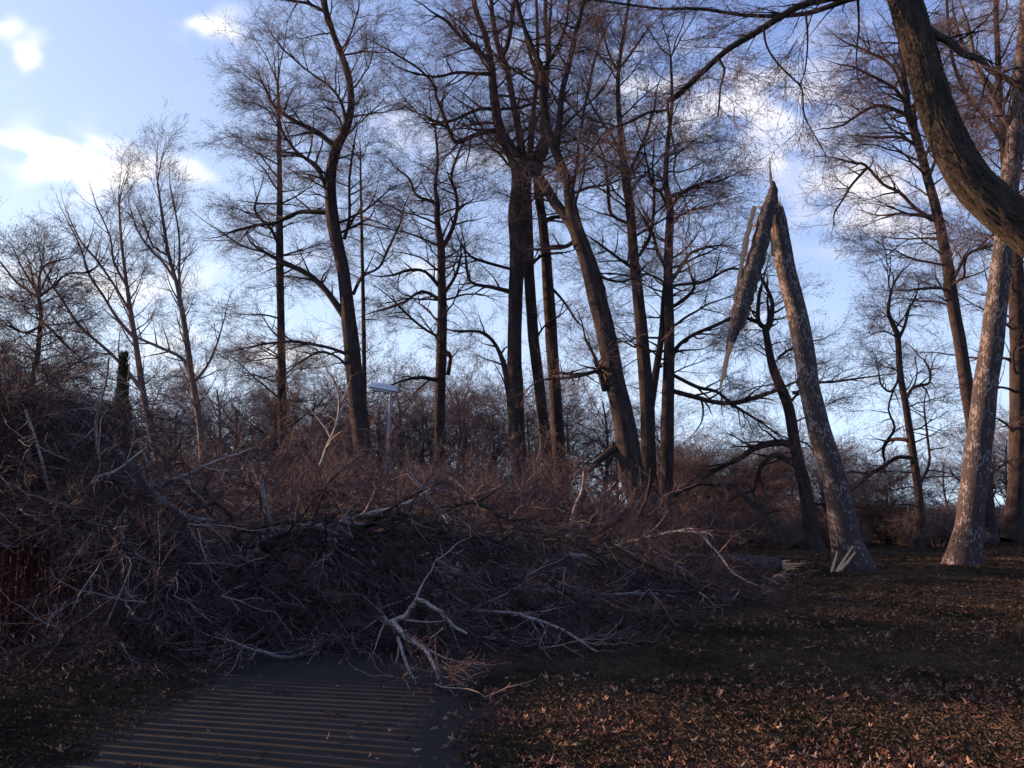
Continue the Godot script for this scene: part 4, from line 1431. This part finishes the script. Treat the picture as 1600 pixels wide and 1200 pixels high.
func house(p: Vector3, size: Vector2, eaves: float, ridge: float, called: String, label: String, wm: Material, rm: Material) -> void:
	p.y = ground_y(p.x, p.z)
	var t := thing(called, label, "building", p)
	var w := size.x * 0.5
	var dd := size.y * 0.5
	var mb := MB.new()
	mb.box(Vector3(0, eaves * 0.5 - 0.1, 0), Vector3(size.x, eaves + 0.2, size.y))
	for s in [-1.0, 1.0]:
		mb.tri(Vector3(s * w, eaves, -dd), Vector3(s * w, ridge - 0.1, 0), Vector3(s * w, eaves, dd))
	part("wall", mb.mesh(wm), t)
	var r := MB.new()
	for s in [-1.0, 1.0]:
		var sl := Vector3(0, ridge - eaves, -s * (dd + 0.0))
		var b := Basis(Vector3.RIGHT, sl.normalized().cross(Vector3.RIGHT) * 1.0, -sl.normalized())
		r.box(Vector3(0, (eaves + ridge) * 0.5 + 0.06, s * dd * 0.5 + s * 0.1), Vector3(size.x + 0.6, 0.08, sl.length() + 0.35), b)
	part("roof", r.mesh(rm), t)
	for k in 3:
		var wn := MB.new()
		wn.box(Vector3(lerpf(-w * 0.65, w * 0.65, k / 2.0), eaves * 0.58, dd), Vector3(1.0, 0.9, 0.08))
		var f := part("window", wn.mesh(M.pale), t)
		var pn := MB.new()
		pn.box(Vector3(lerpf(-w * 0.65, w * 0.65, k / 2.0), eaves * 0.58, dd + 0.036), Vector3(0.84, 0.74, 0.02))
		part("pane", pn.mesh(M.glass), f)


# ---------------------------------------------------------------- grass, leaves and gravel
func leaf_mesh(k: int) -> ArrayMesh:
	var mb := MB.new()
	var rim := []
	var n := 20
	for i in n:
		var a := TAU * i / n
		var r := 0.05 * (0.62 + 0.38 * cos(a * 5.0)) * (0.75 + 0.35 * cos(a)) * rng.randf_range(0.85, 1.15)
		rim.append(Vector3(cos(a) * r, 0.012 + 0.5 * r * r / 0.05 * (0.5 + 0.9 * sin(a * 2.0 + k)) + rng.randf() * 0.008, sin(a) * r))
	for i in n:
		mb.tri(Vector3(0, 0.004, 0), rim[i], rim[(i + 1) % n])
	return mb.mesh(M.leaf)

func litter() -> void:
	var blade := []
	for k in 2:
		var mb := MB.new()
		for j in 18:
			var a := rng.randf() * TAU
			var p := Vector3(cos(a), 0, sin(a)) * rng.randf() * 0.09
			var lean := Vector3(rng.randf_range(-1, 1), 0, rng.randf_range(-1, 1)) * 1.1
			var h := rng.randf_range(0.018, 0.042)
			var s := Vector3(cos(a + 1.4), 0, sin(a + 1.4)) * 0.0018
			mb.quad(p - s, p + (Vector3.UP + lean * 0.5) * h * 0.6 - s * 0.8, p + (Vector3.UP * 0.8 + lean) * h, p + s)
		blade.append(mb.mesh(M.grass))
	var nz := FastNoiseLite.new()
	nz.seed = 9
	nz.frequency = 0.35
	for k in 2:
		var xf := []
		var cols := PackedColorArray()
		for j in 42000:
			var d := 4.6 * pow(42.0 / 4.6, rng.randf())
			var x := rng.randf_range(-0.62, 0.62) * d
			var z := -d
			if absf(x - path_x(z)) < 1.15 + 0.45 * pow(rng.randf(), 1.5) * (1.0 + nz.get_noise_2d(x * 4.0, z * 5.0)) and d < 30.0 and rng.randf() > 0.004:
				continue
			var f := nz.get_noise_2d(x, z)
			var s := rng.randf_range(0.8, 1.5) * (1.0 + d * 0.02)
			var tr := Transform3D(Basis(Vector3.UP, rng.randf() * TAU).scaled(Vector3(s, s * rng.randf_range(0.7, 1.2), s)), Vector3(x, ground_y(x, z) - 0.004, z))
			xf.append(tr)
			var c := Color(0.034, 0.025, 0.015).lerp(Color(0.105, 0.066, 0.044), clampf(0.5 + f + rng.randf_range(-0.35, 0.35), 0, 1))
			cols.append(c * rng.randf_range(0.7, 1.2))
		var o := stuff(numbered("grass"), blade[k], xf, self, Vector3.ZERO, cols)
		tag(o, "short dull winter grass growing over the lawn", "grass")
	# fallen leaves
	var palette := [Color(0.21, 0.09, 0.052), Color(0.12, 0.05, 0.034), Color(0.22, 0.12, 0.075), Color(0.075, 0.035, 0.027), Color(0.38, 0.23, 0.16)]
	var meshes := [leaf_mesh(0), leaf_mesh(1), leaf_mesh(2)]
	for k in 3:
		var xf := []
		var cols := PackedColorArray()
		for j in 22000:
			var d := 4.6 * pow(36.0 / 4.6, rng.randf())
			var x := rng.randf_range(-0.6, 0.62) * d
			var f := nz.get_noise_2d(x * 0.8 + 40.0, -d * 1.4) + 0.6 * nz.get_noise_2d(x * 5.0, d * 5.0)
			var want := 0.14 + f * 1.9 + 0.2 * smoothstep(-1.0, 5.0, x) + 0.4 * smoothstep(2.0, 6.0, x) * exp(-pow((d - 12.5) / 3.5, 2.0))
			if absf(x - path_x(-d)) < 1.3:
				want = 0.02 + 0.12 * smoothstep(0.4, 1.3, x - path_x(-d))
			if rng.randf() > want:
				continue
			var b := Basis.from_euler(Vector3(rng.randf_range(-0.7, 0.7), rng.randf() * TAU, rng.randf_range(-0.7, 0.7))).scaled(Vector3.ONE * (0.3 + 0.6 * pow(rng.randf(), 1.6)))
			xf.append(Transform3D(b, Vector3(x, ground_y(x, -d) + 0.035, -d)))
			cols.append(palette[rng.randi() % 5] * rng.randf_range(0.7, 1.1))
		var o := stuff(numbered("leaf_litter"), meshes[k], xf, self, Vector3.ZERO, cols)
		tag(o, "dry brown leaves scattered over the grass", "leaves")
	for j in 40:
		var d := rng.randf_range(5.9, 8.5)
		var x := rng.randf_range(0.6, 0.5 * d)
		var lf := MeshInstance3D.new()
		lf.name = numbered("fallen_leaf")
		lf.mesh = meshes[j % 3]
		lf.material_override = M.dry_leaf if j % 2 else M.dry_leaf_pale
		add_child(lf)
		lf.transform = Transform3D(Basis.from_euler(Vector3(rng.randf_range(-0.6, 0.6), rng.randf() * TAU, rng.randf_range(-0.6, 0.6))).scaled(Vector3.ONE * rng.randf_range(0.6, 1.0)), Vector3(x, ground_y(x, -d) + 0.04, -d))
		tag(lf, "curled dry brown leaf lying on the near grass right of the path", "leaf", "single dry leaves on the near grass")
	# loose stones of the path
	var st := MB.new()
	var ring := []
	for i in 6:
		var a := TAU * i / 6
		ring.append(Vector3(cos(a) * rng.randf_range(0.8, 1.1), 0.25, sin(a) * rng.randf_range(0.8, 1.1)) * 0.008)
	for i in 6:
		st.tri(Vector3(0, 0.008, 0), ring[i], ring[(i + 1) % 6])
		st.tri(Vector3(0, -0.004, 0), ring[(i + 1) % 6], ring[i])
	var sx := []
	var sc := PackedColorArray()
	for j in 36000:
		var d := 5.0 * pow(12.0 / 5.0, rng.randf())
		var x := path_x(-d) + rng.randf_range(-1.7, 1.7)
		var s := rng.randf_range(0.4, 1.0) * (2.4 if rng.randf() < 0.1 else 1.6)
		sx.append(Transform3D(Basis.from_euler(Vector3(rng.randf_range(-0.5, 0.5), rng.randf() * TAU, rng.randf_range(-0.5, 0.5))).scaled(Vector3.ONE * s), Vector3(x, ground_y(x, -d) + 0.007, -d)))
		var v := rng.randf_range(0.012, 0.085)
		sc.append(Color(v * 1.1, v * 0.9, v * 0.82))
	var o := stuff("gravel", st.mesh(M.stone), sx, self, Vector3.ZERO, sc)
	tag(o, "fine grey gravel strewn on the path", "gravel")
